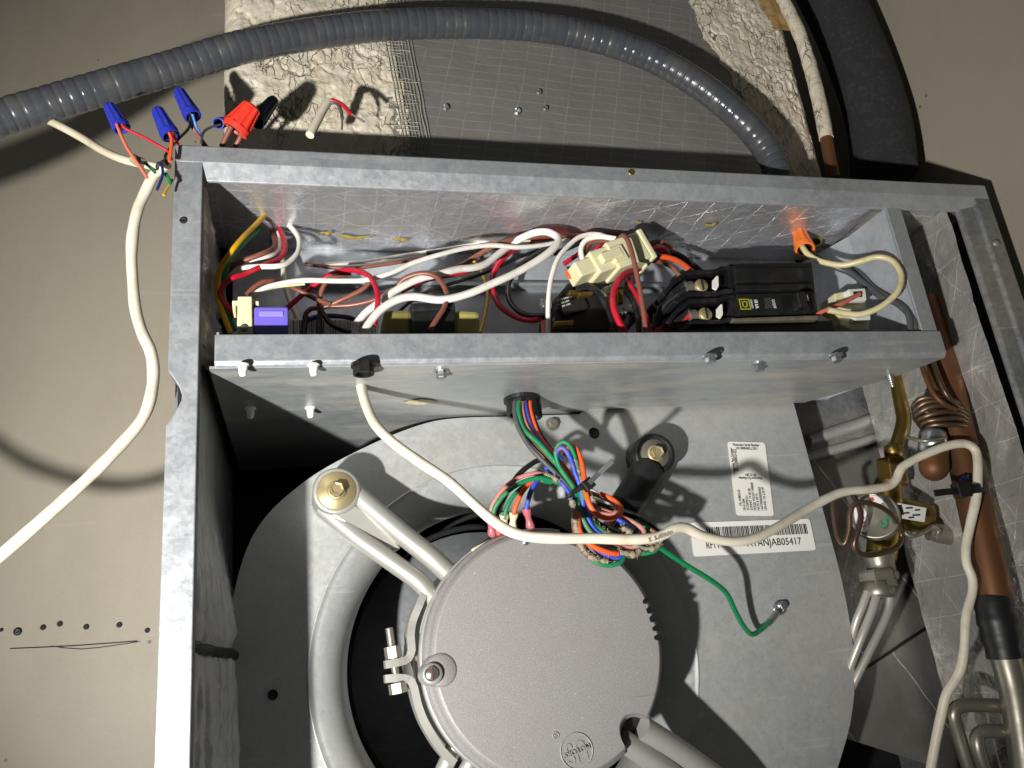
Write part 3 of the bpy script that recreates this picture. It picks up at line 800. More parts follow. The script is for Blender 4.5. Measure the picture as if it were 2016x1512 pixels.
# arms
def rod(pts, r, mat, name='arm_rod', parent=motor, seg=14):
    pp = [P(a, b, y) for a, b, y in pts]
    rr = M(r, pp[0])
    return obj(name, Mesh().tube(smoothpath(pp, 0.006), rr, seg), mat, parent)
def mount(px, py, y0, y1, r, mat_o, mat_w, wr, boltmat, tilt=(0, -1, 0)):
    p = P(px, py, y0); R = M(r, p); L = y1 - y0; t = Vector(tilt).normalized()
    g = obj('arm_eye', Mesh().lathe(p, t, [(R * .70, -.001), (R * .78, 0), (R * .93, 0), (R, -.0015), (R, -L)], 40), mat_o, motor)
    obj('grommet', Mesh().lathe(p, t, [(R * .40, -.0012), (R * .62, -.001), (R * .70, -.0016), (R * .70, -L)], 40), M_['rubber'], g)
    obj('washer', Mesh().lathe(p, t, [(0, .0008), (R * wr * .97, .0008), (R * wr, .0002), (R * wr, -.002)], 40), mat_w, motor)
    b = Mesh().lathe(p + t * .0008, t, [(R * .40, 0), (R * .40, .0010), (R * .30, .0012)], 28)
    b.lathe(p + t * .0008, t, [(R * .32, .001), (R * .32, .0058), (R * .27, .0068), (R * .18, .0064), (0, .0064)], 6, False)
    obj('bolt', b, boltmat, motor)
mount(663, 966, 0.078, BY - .001, 47, M_['steel_arm'], M_['gold'], .82, M_['gold'])
rod([(676, 950, .090), (720, 990, .084), (790, 1050, .078), (850, 1098, .074), (895, 1140, .078)], 20, M_['steel_arm'])
rod([(636, 1000, .090), (700, 1055, .084), (770, 1105, .078), (828, 1148, .074), (860, 1190, .080)], 18, M_['steel_arm'])
obj('arm_web', slab([(690, 985), (770, 1046), (790, 1080), (758, 1085), (650, 1012)], .0805, .006), M_['steel_arm'], motor, .0015)
# second arm, black sleeve, upper right
p = P(1287, 890, .084)
mount(1290, 893, 0.086, BY - .001, 42, M_['rubber'], M_['grimy'], .70, M_['gold'], (-.10, -1, -.05))
m = Mesh(); pts = [P(a, b, y) for a, b, y in ((1276, 925, .094), (1262, 950, .092), (1246, 975, .09), (1228, 1000, .088))]
m = Mesh().tube(smoothpath(pts, .004), [M(34, pts[0]) * (1 - .25 * i / 30) for i in range(60)], 16)
obj('arm_sleeve', m, M_['rubber'], motor)
rod([(1250, 945, .100), (1222, 985, .096), (1190, 1030, .090), (1160, 1080, .085)], 15, M_['steel_arm'])
rod([(1262, 985, .098), (1240, 1015, .095), (1215, 1050, .088)], 13, M_['rubber'])
# third arm, lower right, and the lower left one
rod([(1225, 1458, .060), (1290, 1500, .066), (1370, 1560, .075), (1500, 1660, .095)], 22, M_['steel_arm'])
rod([(1262, 1432, .060), (1330, 1475, .068), (1420, 1540, .078), (1520, 1620, .095)], 24, M_['steel_arm'])
rod([(905, 1450, .078), (885, 1490, .082), (850, 1560, .088), (740, 1720, .090), (690, 1780, .092)], 17, M_['steel_arm'])
rod([(940, 1475, .078), (915, 1520, .082), (880, 1590, .088), (780, 1735, .090), (725, 1800, .092)], 15, M_['steel_arm'])
mount(1518, 1648, 0.078, BY - .001, 47, M_['steel_arm'], M_['gold'], .82, M_['gold'])
mount(700, 1765, 0.078, BY - .001, 47, M_['steel_arm'], M_['gold'], .82, M_['gold'])
# clamp band with its bolt
def strapobj(name, pts, w, t, mat, parent=motor):
    return obj(name, Mesh().strap(smoothpath([P(a, b, y) for a, b, y in pts], .003), w, t), mat, parent)
strapobj('clamp_band', [(850, 1160, .078), (832, 1172, .078), (822, 1195, .077), (810, 1225, .077), (806, 1255, .076), (808, 1280, .076), (800, 1298, .076), (780, 1305, .075), (757, 1309, .075)], .015, .0048, M_['steel_arm'])
strapobj('clamp_band', [(757, 1337, .075), (780, 1335, .075), (802, 1338, .076), (812, 1352, .076), (818, 1380, .077), (830, 1415, .078), (846, 1445, .078), (866, 1475, .079), (890, 1500, .08)], .015, .0048, M_['steel_arm'])
a, b = P(766, 1236, .070), P(784, 1360, .070)
m = Mesh(); n = 60
pts = [a.lerp(b, k / n) for k in range(n + 1)]
cb = obj('clamp_bolt', m.tube(pts, [M(8.2, a) * (1.0 if k % 2 else .86) for k in range(n + 1)], 12), M_['aluminium'], motor)
ax = (b - a).normalized()
c = P(774, 1284, .070)
obj('nut', Mesh().lathe(c, ax, [(0, -.0035), (M(17, c), -.0035), (M(17, c), .0035), (0, .0035)], 6, False), M_['aluminium'], cb)
c = P(783, 1355, .070)
obj('bolt_head', Mesh().lathe(c, ax, [(0, -.003), (M(18, c), -.003), (M(18, c), .003), (0, .0036)], 6, False), M_['aluminium'], cb)
# ================================================================== right-hand bay: coil panel, pipes, valve
CYP = 0.168
panel = thing('coil_backing_sheet', 'grimy foil-faced coil panel behind the copper pipes', 'sheet', (0.46, CYP, H - 0.15))
def quadgrid(pts, y, amp, nu, nv, seed, sc=20):
    A, B, C_, Dd = [P(a, b, y) for a, b in pts]
    def fn(u, v):
        p = A * (1 - u) * (1 - v) + B * u * (1 - v) + C_ * u * v + Dd * (1 - u) * v
        return p + Vector((0, -amp * fbm(p, sc, seed), 0))
    return Mesh().grid(fn, nu, nv)
obj('upper_sheet', quadgrid(((1560, 905), (1990, 800), (1990, 1120), (1600, 1380)), CYP, .0012, 40, 40, 3), M_['foil_back'], panel, -1)
obj('lower_sheet', quadgrid(((1640, 1345), (2060, 1060), (2120, 1600), (1660, 1452)), CYP + .004, .0015, 40, 40, 6), M_['foil_back'], panel, -1)
obj('seam_tape', Mesh().tube([P(1655, 1348, CYP - .001), P(1850, 1220, CYP - .001), P(1990, 1128, CYP - .001), P(2040, 1090, CYP - .001)], .0012, 6), M_['rubber'], panel)
brk = thing('coil_bracket', 'ribbed galvanised bracket behind the blower corner', 'bracket', P(1680, 860, CYP))
obj('bracket_sheet', slab([(1520, 700), (1900, 700), (1900, 775), (1560, 925), (1530, 925)], CYP - .006, .002), M_['galv_dark'], brk)
m = Mesh().tube([P(1590, 868, CYP - .006), P(1690, 835, CYP - .006), P(1800, 795, CYP - .006)], .006, 10)
obj('bracket_rib', m, M_['galv_plate'], brk)
obj('bracket_rib', Mesh().tube([P(1570, 905, CYP - .006), P(1690, 872, CYP - .006), P(1800, 838, CYP - .006)], .0045, 10), M_['galv_plate'], brk)

def pipe(name, pts, rpx, mat, parent=None, seg=18, step=.004, **kw):
    pp = [P(a, b, y) for a, b, y in pts]
    return obj(name, Mesh().tube(smoothpath(pp, step), M(rpx, pp[len(pp) // 2]), seg), mat, parent, **kw)

suct = thing('suction_line', 'thick tarnished copper suction pipe running down beside the foil', 'pipe', P(1950, 1290, .085))
pipe('copper_pipe', [(1815, 590, .052), (1850, 700, .050), (1886, 850, .046), (1915, 980, .042), (1938, 1080, .040), (1962, 1195, .040)], 31, M_['copper'], suct, 28)
c = [P(a, b, y) for a, b, y in ((1955, 1178, .040), (1958, 1205, .040), (1964, 1225, .040), (1972, 1260, .041), (1980, 1295, .042))]
rr = [M(k, c[0]) for k in (34, 35, 36, 35, 32)]
sp2 = smoothpath([(*v, r) for v, r in zip(c, rr)], .004)
obj('foam_tape', Mesh().tube([Vector(q[:3]) for q in sp2], [q[3] + .0006 * math.sin(i * 2.1) for i, q in enumerate(sp2)], 24), M_['rubber'], suct)
pipe('aluminium_header', [(1976, 1280, .043), (1992, 1340, .045), (2004, 1400, .048), (2026, 1560, .055), (2050, 1800, .06), (2090, 2200, .065)], 29, M_['aluminium'], suct, 28)
obj('marker_squiggle', Mesh().tube(smoothpath([P(a, b, .0285) for a, b in ((1890, 946), (1897, 938), (1899, 947), (1906, 936), (1905, 945))], .001), .0007, 6), M_['w_blue'], suct)
pipe('return_bend', [(2000, 1392, .058), (1960, 1389, .060), (1905, 1388, .064), (1884, 1393, .066), (1877, 1407, .067), (1885, 1440, .07), (1905, 1505, .074), (1930, 1580, .08), (1970, 1700, .088), (2010, 1800, .10), (2030, 1830, .14)], 13.5, M_['aluminium'], group='coil return bends', label='outer dull aluminium return bend nearest the white cable', cat='tube')
pipe('return_bend', [(2010, 1442, .058), (1975, 1440, .058), (1942, 1439, .060), (1926, 1446, .062), (1924, 1462, .062), (1932, 1495, .064), (1960, 1570, .07), (1995, 1660, .076), (2030, 1740, .09), (2050, 1770, .13)], 13.5, M_['aluminium'], group='coil return bends', label='inner dull aluminium return bend in the bottom right corner', cat='tube')

# capillary coil wound round the pipe
coil = thing('capillary_coil', 'wound stack of thin dark copper capillary tube around the suction pipe', 'tube coil', P(1850, 860, .08))
cc = P(1850, 828, .046); u = P(1903, 833, .046) - P(1795, 812, .046); u.normalize(); vv = Vector((0, -1, .32)).normalized()
for k in range(6):
    up = Vector((.10, 0, 1)) * (-.0041 * (k - 2.5)) + Vector((.0012 * k, 0, 0))
    R1 = M(56 - abs(k - 2) * 3.0, cc)
    pts = [cc + up + u * R1 * math.cos(t) + vv * R1 * .62 * math.sin(t) + Vector((0, 0, .0009 * math.sin(3 * t + k))) for t in np.linspace(0, 2 * math.pi, 49)]
    obj('winding', Mesh().tube(pts, .0021, 8), M_['copper_dark'], coil)
pipe('capillary_tail', [(1806, 690, .04), (1822, 740, .034), (1838, 775, .03), (1858, 795, .028), (1880, 806, .030)], 5, M_['copper'], coil, 8)
pipe('capillary_tail', [(1830, 690, .036), (1845, 735, .032), (1862, 775, .029), (1885, 800, .032)], 5, M_['copper_dark'], coil, 8)
# sensing bulb
p0, p1 = P(1836, 858, .046), P(1840, 946, .046); ax = (p1 - p0).normalized(); Lb = (p1 - p0).length; R = M(27, p0)
bulb = thing('sensing_bulb', 'round-ended copper sensing bulb hanging below the capillary coil', 'bulb', p1)
obj('bulb_body', Mesh().lathe(p0, ax, [(R * .98, Lb * .40)] + [(R, Lb * .42)] + [(R * math.cos(t), Lb - R + R * math.sin(t)) for t in np.linspace(0, math.pi / 2, 9)], 28), M_['copper'], bulb)
obj('bulb_sleeve', Mesh().lathe(p0, ax, [(0, -.004), (R * .9, -.003), (R * .95, 0), (R * 1.0, .004), (R * 1.0, Lb * .40), (R * .9, Lb * .40)], 28), M_['zinc'], bulb)
pipe('bulb_strap', [(1790, 862, .050), (1815, 868, .036), (1840, 866, .032), (1862, 862, .038)], 4, M_['aluminium'], bulb, 8)

# expansion valve
valve = thing('expansion_valve', 'brass expansion valve with a round grey power head marked in green', 'valve', P(1735, 1100, .11))
pipe('inlet_tube', [(1757, 690, .112), (1763, 735, .11), (1772, 790, .108), (1778, 825, .107), (1772, 855, .107), (1762, 885, .108), (1757, 910, .108)], 13, M_['brass'], valve, 16)
p = P(1759, 893, .108)
obj('inlet_collar', Mesh().lathe(p, (.12, 0, 1), [(0, -.004), (M(17, p), -.004), (M(17, p), .006), (M(14, p), .007), (0, .007)], 24), M_['brass'], valve)
p = P(1757, 928, .108)
obj('hex_body', Mesh().lathe(p, (.10, -.05, 1), [(0, -.012), (M(27, p), -.012), (M(29, p), -.010), (M(29, p), .009), (M(26, p), .011), (0, .011)], 6, False), M_['brass'], valve, .0006)
m = Mesh().tube([P(1752, 950, .108), P(1750, 985, .108), P(1742, 1040, .108), P(1734, 1098, .108)], [M(22, p), M(26, p), M(29, p), M(27, p)], 20)
obj('valve_body', m, M_['brass'], valve)
nrm = Vector((-.62, -.74, .18)).normalized(); hc = P(1722, 1016, .092); R = M(47, hc)
hd = obj('power_head', Mesh().lathe(hc, nrm, [(R * .35, -.014), (R * .85, -.010), (R, -.004), (R, .001), (R * .96, .003), (R * .90, .0022), (R * .3, .0030), (0, .0032)], 48), M_['aluminium'], valve)
xd = Vector((0, 0, 1)).cross(nrm).normalized(); yd = nrm.cross(xd).normalized()
def patch(c0, w, h, mat, name, off=.0036):
    m = Mesh(); n = 20; vs = [hc + nrm * off + xd * (c0[0] + w * math.cos(2 * math.pi * k / n)) * R + yd * (c0[1] + h * math.sin(2 * math.pi * k / n)) * R for k in range(n)]
    m.add(vs, [tuple(range(n))]); m.add([v - nrm * .0003 for v in vs], [tuple(range(n))[::-1]])
    return obj(name, m, mat, hd)
patch((-.52, -.05), .26, .62, M_['paper'], 'head_label')
patch((.10, .60), .42, .22, M_['paper'], 'head_label', .0037)
patch((.05, .66), .09, .09, M_['inkred'], 'red_dot', .0042)
text('label_print', 'NOV', .006, M_['inkred'], hd, hc + nrm * .0044 + xd * (-.50 * R) + yd * (-.1 * R), math.pi / 2, .0001, xd, yd)
text('green_mark', 'S', .0145, M_['inkgreen'], hd, hc + nrm * .0044 + xd * (.35 * R) + yd * (-.38 * R), math.radians(-60), .0001, xd, yd, bold=.0003)
# side body with a label and an end cap
a, b = P(1762, 1008, .112), P(1830, 1024, .105); R2 = M(30, a)
sd = obj('side_body', Mesh().tube([a, b], R2, 28), M_['brass'], valve)
q0, q1, q2, q3 = [P(x, y, .082) for x, y in ((1766, 990), (1824, 1000), (1820, 1028), (1762, 1018))]
lb = obj('side_label', Mesh().prism([q0, q1, q2, q3], (0, .0004, 0)), M_['paper'], sd)
for k, (x, y, w) in enumerate(((1790, 1000, 8), (1806, 1004, 6), (1785, 1010, 6), (1804, 1014, 9), (1794, 1019, 6))):
    q = P(x, y, .0818); ww = M(w, q)
    obj('print_mark', Mesh().box((q.x - ww, q.y - .0002, q.z - .0006), (q.x + ww, q.y, q.z + .0006)), M_['ink'], lb)
p = P(1772, 1004, .0818); obj('print_block', Mesh().box((p.x - .0025, p.y - .0002, p.z - .004), (p.x + .0025, p.y, p.z + .004)), M_['ink'], lb)
obj('side_cap', Mesh().tube([P(1828, 1046, .104), P(1850, 1050, .102), P(1885, 1056, .10)], [M(17, a), M(19, a), M(20, a)], 20), M_['aluminium'], valve)
obj('side_port', Mesh().tube([P(1845, 1020, .108), P(1875, 1028, .106)], M(16, a), 16), M_['aluminium'], valve)
# distributor nuts and feeder tubes
p = P(1733, 1112, .106); dn = Vector((-.05, 0, -1))
obj('nut_collar', Mesh().lathe(p, dn, [(0, -.010), (M(29, p), -.010), (M(31, p), -.005), (M(27, p), 0), (M(27, p), .006), (M(31, p), .007), (M(29, p), .012), (0, .012)], 28), M_['aluminium'], valve)
p = P(1730, 1146, .106)
obj('hex_nut', Mesh().lathe(p, dn, [(0, -.009), (M(34, p), -.009), (M(36, p), -.007), (M(36, p), .004), (0, .004)], 6, False), M_['aluminium'], valve)
p = P(1728, 1160, .106)
obj('distributor', Mesh().lathe(p, dn, [(0, -.006), (M(31, p), -.006), (M(32, p), .004), (M(28, p), .007), (0, .007)], 28), M_['aluminium'], valve)
for pts in (((1708, 1165, .104), (1697, 1195, .106), (1685, 1225, .11), (1678, 1255, .116), (1674, 1285, .124)),
            ((1727, 1168, .100), (1716, 1205, .10), (1698, 1250, .103), (1680, 1295, .11), (1664, 1340, .12)),
            ((1752, 1168, .104), (1750, 1195, .104), (1738, 1228, .105), (1712, 1282, .108), (1684, 1338, .114), (1665, 1380, .122))):
    pipe('feeder_tube', pts, 8.2, M_['feeder'], valve, 12)
# capillary tube loops in front of the head
cap = [(1677, 970, .085), (1690, 995, .074), (1695, 1022, .070), (1688, 1050, .070), (1681, 1072, .072), (1690, 1088, .074), (1712, 1093, .074), (1740, 1088, .076), (1765, 1078, .082), (1775, 1055, .086),
       (1762, 1022, .078), (1737, 1000, .070), (1707, 990, .066), (1684, 991, .066), (1673, 1010, .068), (1672, 1042, .070), (1662, 1072, .074), (1650, 1058, .078), (1643, 1022, .082), (1642, 985, .088), (1655, 968, .092)]
pipe('capillary_loop', cap, 5.2, M_['copper_dark'], valve, 8, .003)
pipe('capillary_link', [(1777, 1045, .088), (1795, 1056, .086), (1822, 1046, .084), (1836, 1036, .086), (1848, 1046, .088), (1840, 1060, .09)], 4.5, M_['aluminium'], valve, 8)

# ================================================================== above the cabinet
# foam-insulated line, small white line
pts = [(1590, -90, .080), (1636, 0, .078), (1670, 70, .076), (1702, 150, .075), (1727, 231, .074), (1737, 290, .074), (1740, 338, .074)]
foam = pipe('insulated_pipe', pts, 58, M_['foam'], None, 36, label='thick black foam insulated pipe entering the cabinet top on the right', cat='pipe')
pts = [(1515, -60, .048), (1542, 0, .047), (1575, 70, .046), (1600, 150, .045), (1618, 225, .044), (1632, 302, .044), (1642, 352, .044)]
pp = [P(*q) for q in pts]; sp2 = smoothpath(pp, .004)
wl = thing('coated_pipe', 'slim pipe thickly coated in cracked white mastic beside the duct', 'pipe', pp[-1])
ncut = int(len(sp2) * .84)
obj('coating', Mesh().tube([Vector(q) for q in sp2[:ncut]], [M(12.5, pp[0]) * (1 + .10 * nz(q, 90) + .05 * nz(q, 240)) for q in sp2[:ncut]], 18), M_['mastic'], wl)
obj('bare_end', Mesh().tube([Vector(q) for q in sp2[ncut - 1:]], M(11, pp[0]), 18), M_['copper'], wl)

# liquid-tight conduit with its spiral ribs
pts = [(-740, 560, .0), (-560, 500, .0), (-380, 428, .005), (-200, 338, .015), (-70, 266, .020), (0, 233, .021), (100, 203, .022), (220, 168, .022), (350, 130, .023), (480, 92, .022), (620, 66, .026), (760, 50, .028), (900, 46, .029), (1040, 52, .029),
       (1160, 72, .029), (1270, 108, .029), (1360, 156, .029), (1430, 208, .029), (1485, 262, .029), (1520, 312, .029), (1540, 372, .029)]
pp = [P(*q) for q in pts]
sp3 = [Vector(q) for q in smoothpath(pp, .00045)]
cum = [0]
for i in range(1, len(sp3)): cum.append(cum[-1] + (sp3[i] - sp3[i - 1]).length)
keep = [0]; 
for i in range(len(sp3)):
    if cum[i] - cum[keep[-1]] >= .0008: keep.append(i)
def rib(s):
    f = (s / .0072) % 1.0
    return .00040 * (math.sin(math.pi * f) ** .5) - (.00040 if f < .10 else 0)
R = .0110
obj('flexible_conduit', Mesh().tube([sp3[i] for i in keep], [R + rib(cum[i]) for i in keep], 28), M_['conduit'],
    label='grey ribbed flexible conduit arching across the top of the cabinet', cat='conduit')

# ================================================================== wire nuts
def wirenut(name, base, tip, rpx, mat, label, cat='wire nut', group=None, wings=False, y=.0):
    a = P(*base); b = P(*tip); ax = (b - a); L = ax.length; ax.normalize(); R = M(rpx, a)
    n = 36; prof = [(R * .72, .0012), (R * .80, -.0002), (R * 1.0, 0), (R * 1.02, L * .16), (R * .92, L * .22), (R * .76, L * .62), (R * .66, L * .93), (R * .54, L * .995), (0, L)]
    m = Mesh(); u = ax.orthogonal().normalized(); w = ax.cross(u); vs = []
    for j, (r, h) in enumerate(prof):
        for k in range(n):
            t = 2 * math.pi * k / n
            rr = r * (1 + (.07 if (k % 4 < 2) else -.03)) if 3 < j < 7 else r
            vs.append(a + ax * h + (u * math.cos(t) + w * math.sin(t)) * rr)
    m.add(vs, [(j * n + k, j * n + (k + 1) % n, (j + 1) * n + (k + 1) % n, (j + 1) * n + k) for j in range(len(prof) - 1) for k in range(n)], False)
    root = obj(name, m, mat, label=label, cat=cat, group=group)
    obj('bore', Mesh().lathe(a, ax, [(R * .72, .001), (R * .55, L * .35), (0, L * .36)], 20), M_['dark'], root)
    if wings:
        for s in (-1, 1):
            d = w * s
            obj('wing', Mesh().prism([a + d * R * .9 + ax * L * .05, a + d * R * 1.45 + ax * L * .08, a + d * R * 1.2 + ax * L * .45, a + d * R * .75 + ax * L * .6], u * .002), mat, root, .0005)
    return root
G = 'wire nuts on the cabinet corner'
wirenut('wire_nut', (240, 253, -.002), (214, 207, -.002), 17, M_['bluecap'], 'blue wire nut farthest left, joining a salmon and a crimson wire', group=G)
wirenut('wire_nut', (336, 268, -.002), (309, 215, -.002), 18, M_['bluecap'], 'blue wire nut just above the cabinet corner, nearest the left flange', group=G)
wirenut('wire_nut', (380, 230, .002), (351, 178, .004), 17, M_['bluecap'], 'highest blue wire nut, right of the other two', group=G)
wirenut('wire_nut', (430, 243, .012), (458, 236, .035), 11, M_['bluecap'], 'small blue wire nut half hidden behind the red one', group=G)
wirenut('wire_nut', (462, 256, .000), (498, 208, -.006), 27, M_['redcap'], 'large red winged wire nut above the top flange', group=G, wings=False)
wirenut('wire_nut', (504, 240, .010), (540, 196, .016), 17, M_['navycap'], 'dark navy wire nut behind the red one', group=G)

# ================================================================== cables and wires
def wire(name, label, mat, rpx, pts, ys=None, cat='wire', group=None, step=.003, parent=None, seg=10, wob=0.0):
    if ys is not None:
        n = len(pts); k = len(ys)
        pts = [(a, b, float(np.interp(i / (n - 1) * (k - 1), range(k), ys))) for i, (a, b) in enumerate(pts)]
    pp = [P(*q) for q in pts]
    sp = smoothpath(pp, step)
    r = M(rpx, pp[len(pp) // 2])
    rad = [r * (1 + wob * nz(q, 80, rpx)) for q in sp] if wob else r
    return obj(name, Mesh().tube([Vector(q) for q in sp], rad, seg), mat, parent, label=label, cat=cat, group=group)

wire('control_cable', 'weathered cream cable coming from behind the conduit to the corner splice', M_['cablegrey'], 8, [(60, 222), (112, 245), (162, 272), (200, 295), (237, 312), (275, 322), (310, 328)], (.03, .02, .0, -.005), 'cable', seg=14)
wire('thermostat_cable', 'thick white cable hanging left of the cabinet and leaving the frame', M_['cable'], 11.8, [(330, 322), (318, 330), (302, 346), (287, 376), (272, 410), (263, 450), (259, 500), (262, 560), (267, 610), (280, 655), (296, 690), (302, 725), (299, 770), (283, 820), (245, 868), (185, 930), (120, 990), (50, 1052), (-30, 1120), (-120, 1190), (-241, 1255), (-345, 1283), (-447, 1281), (-558, 1254), (-631, 1220), (-720, 1150), (-790, 1050)], (.006, .014, .016, .016, .014, .010, .004, .0, .0, .0), 'cable', seg=16, wob=.12)
wire('splice_tape', 'grey tape wrapped round the cream cable at the splice', M_['fuzz'], 11, [(262, 312), (272, 318), (283, 324)], (-.004, -.006), 'tape', wob=.3)
sw = 'thin control wires at the corner splice'
for nm, lb, mt, r, pts, ys in (
    ('salmon', 'thin salmon wire falling from the leftmost blue wire nut', 'w_salmon', 3.2, [(230, 245), (234, 256), (247, 285), (256, 300), (270, 320), (290, 350)], (-.008, -.012)),
    ('crimson', 'thin crimson wire running from the leftmost wire nut to the corner', 'w_red', 2.8, [(240, 245), (247, 253), (287, 272), (318, 290), (332, 299), (338, 315)], (-.008, -.006, -.004)),
    ('orange', 'short orange wire below the corner blue wire nut', 'w_orange', 3.2, [(333, 262), (338, 274), (336, 298), (334, 318)], (-.008, -.008)),
    ('maroon', 'short dark red wire leaving the corner blue wire nut', 'w_red', 3.6, [(338, 262), (344, 272), (350, 284)], (-.008, 0)),
    ('black', 'thin black wire looping from the highest blue wire nut', 'w_black', 2.8, [(374, 225), (373, 250), (352, 273), (330, 298), (325, 312), (330, 324)], (-.0, -.004)),
    ('brown', 'brown wire from the highest blue wire nut behind the flange', 'w_brown', 3.4, [(376, 225), (379, 250), (392, 268), (408, 290)], (-.0, .004, .012)),
    ('lightblue', 'pale blue wire under the highest blue wire nut', 'w_lightblue', 2.6, [(379, 225), (386, 248), (394, 264), (400, 288)], (-.002, .004, .012)),
    ('green', 'thin dark wire into the half hidden blue wire nut', 'w_grey', 2.4, [(396, 282), (400, 262), (412, 252), (434, 245)], (.006, .01, .014)),
    ('navy', 'navy wire curling below the corner splice', 'w_navy', 2.8, [(311, 320), (319, 328), (320, 345), (314, 362), (309, 374)], (-.01, -.012)),
    ('yellow', 'short yellow wire end below the corner splice', 'w_yellow', 2.6, [(341, 352), (330, 370), (322, 384)], (-.006, -.01)),
    ('dkgreen', 'short green wire end at the corner splice', 'w_green', 3.6, [(326, 342), (333, 354), (336, 364)], (-.008, -.008)),
    ('greenw', 'green wire peeking from the splice tape', 'w_green', 3.0, [(286, 322), (298, 331), (306, 340)], (-.006, -.006)),
    ('brown2', 'brown wire rising into the red wire nut', 'w_brown', 5, [(436, 288), (446, 268), (456, 248)], (.012, .0)),
    ('brown3', 'second brown wire under the red wire nut', 'w_brown', 5, [(462, 290), (474, 268), (478, 250)], (.012, .0))):
    wire('control_wire', lb, M_[mt], r, pts, ys, group=sw, step=.002)
stub = thing('cable_stub', 'cut cream cable stub with bare red and grey leads above the top flange', 'cable', P(611, 265, .012))
wire('jacket', None, M_['w_offwhite'], 8.5, [(647, 198), (634, 220), (622, 243), (610, 266)], (.018, .010), None, parent=stub, seg=14)
rl = wire('red_lead', None, M_['w_red'], 4.2, [(645, 202), (652, 197), (669, 203), (682, 214), (692, 226)], (.018, .014), None, parent=stub, step=.002)
wire('bare_copper', None, M_['aluminium'], 2, [(690, 223), (704, 232), (717, 240)], (.014, .013), None, parent=stub, step=.002)
wire('grey_lead', None, M_['w_grey'], 3.4, [(648, 204), (660, 202), (670, 214), (674, 234)], (.018, .014), None, parent=stub, step=.002)
wire('bare_copper', None, M_['aluminium'], 2, [(674, 230), (673, 255)], (.014, .014), None, parent=stub, step=.002)

# white cable from the bushing across the blower and down the right side
wc = [(713, 712), (709, 735), (712, 765), (722, 800), (740, 837), (775, 872), (830, 912), (880, 945), (925, 985), (962, 1018), (1000, 1044), (1040, 1056), (1100, 1060), (1175, 1060), (1250, 1062), (1298, 1056), (1330, 1040), (1352, 1040), (1385, 1056), (1440, 1066), (1485, 1060), (1530, 1038), (1590, 1002), (1655, 970), (1712, 963), (1748, 957), (1766, 942), (1774, 922), (1800, 905), (1832, 890), (1872, 876), (1902, 874), (1920, 886), (1925, 915), (1924, 955), (1921, 985), (1911, 1030), (1902, 1075), (1903, 1108), (1914, 1138), (1914, 1167), (1902, 1215), (1898, 1280), (1888, 1325), (1864, 1365), (1853, 1408), (1841, 1465), (1830, 1530), (1822, 1600), (1810, 1760), (1800, 2000), (1800, 2300)]
wy = [.052, .050, .040, .030, .020, .012, .008, .006, .004, .002, -.002, -.004, -.006, -.007, -.007, -.006, -.006, -.004, .0, .004, .008, .014, .024, .030, .034, .036, .036, .035, .033, .031, .029, .028, .027, .025, .024, .025, .028, .030, .031, .031, .032, .034, .038, .044, .05, .055, .06, .065, .07, .078, .085, .09]
wsp = [Vector(q) for q in smoothpath([P(a, b, y) for (a, b), y in zip(wc, wy)], .003)]
wcab = obj('white_cable', Mesh().tube(wsp, [.0032 * (1 + .09 * nz(q, 45) + .04 * nz(q, 150)) for q in wsp], 16), M_['cable'],
     label='long white cable hanging across the motor and tied to the suction pipe', cat='cable')
q = P(1300, 1056, -.0105)
text('jacket_print', '1090FT 2', M(11, q), M_['w_dusty'], wcab, q, math.radians(192), .0001, width=M(52, q))
# cable tie holding it to the pipe
tie = thing('pipe_cable_tie', 'black cable tie round the suction pipe and white cable', 'cable tie', P(1890, 966, .05))
tp = [P(a, b, y) for a, b, y in ((1882, 966, .050), (1884, 967, .034), (1894, 965, .024), (1920, 962, .0195), (1938, 961, .026), (1944, 962, .046))]
sp2 = smoothpath(tp, .003)
m = Mesh()
def ribbon(pts, wdir, w, t):
    m = Mesh(); pts = [Vector(q) for q in pts]; vs = []; wd = Vector(wdir).normalized(); n = len(pts)
    for i in range(n):
        T = (pts[min(i + 1, n - 1)] - pts[max(i - 1, 0)]).normalized(); N = T.cross(wd).normalized()
        for a, b in ((-1, -1), (1, -1), (1, 1), (-1, 1)): vs.append(pts[i] + N * (a * t / 2) + wd * (b * w / 2))
    m.add(vs, [(i * 4 + k, i * 4 + (k + 1) % 4, (i + 1) * 4 + (k + 1) % 4, (i + 1) * 4 + k) for i in range(n - 1) for k in range(4)])
    m.add(vs[:4], [(0, 1, 2, 3)]); m.add(vs[-4:], [(3, 2, 1, 0)])
    return m
obj('band', ribbon(sp2, (0, 0, 1), .0065, .0016), M_['black'], tie)
p = P(1893, 965, .021)
obj('tie_head', Mesh().obox(p, (.0055, 0, 0), (0, .004, 0), (0, 0, .0055)), M_['black'], tie, .001)
obj('tie_tail', ribbon([P(1890, 966, .020), P(1866, 968, .018), P(1840, 971, .017)], (0, 0, 1), .0046, .0013), M_['black'], tie)

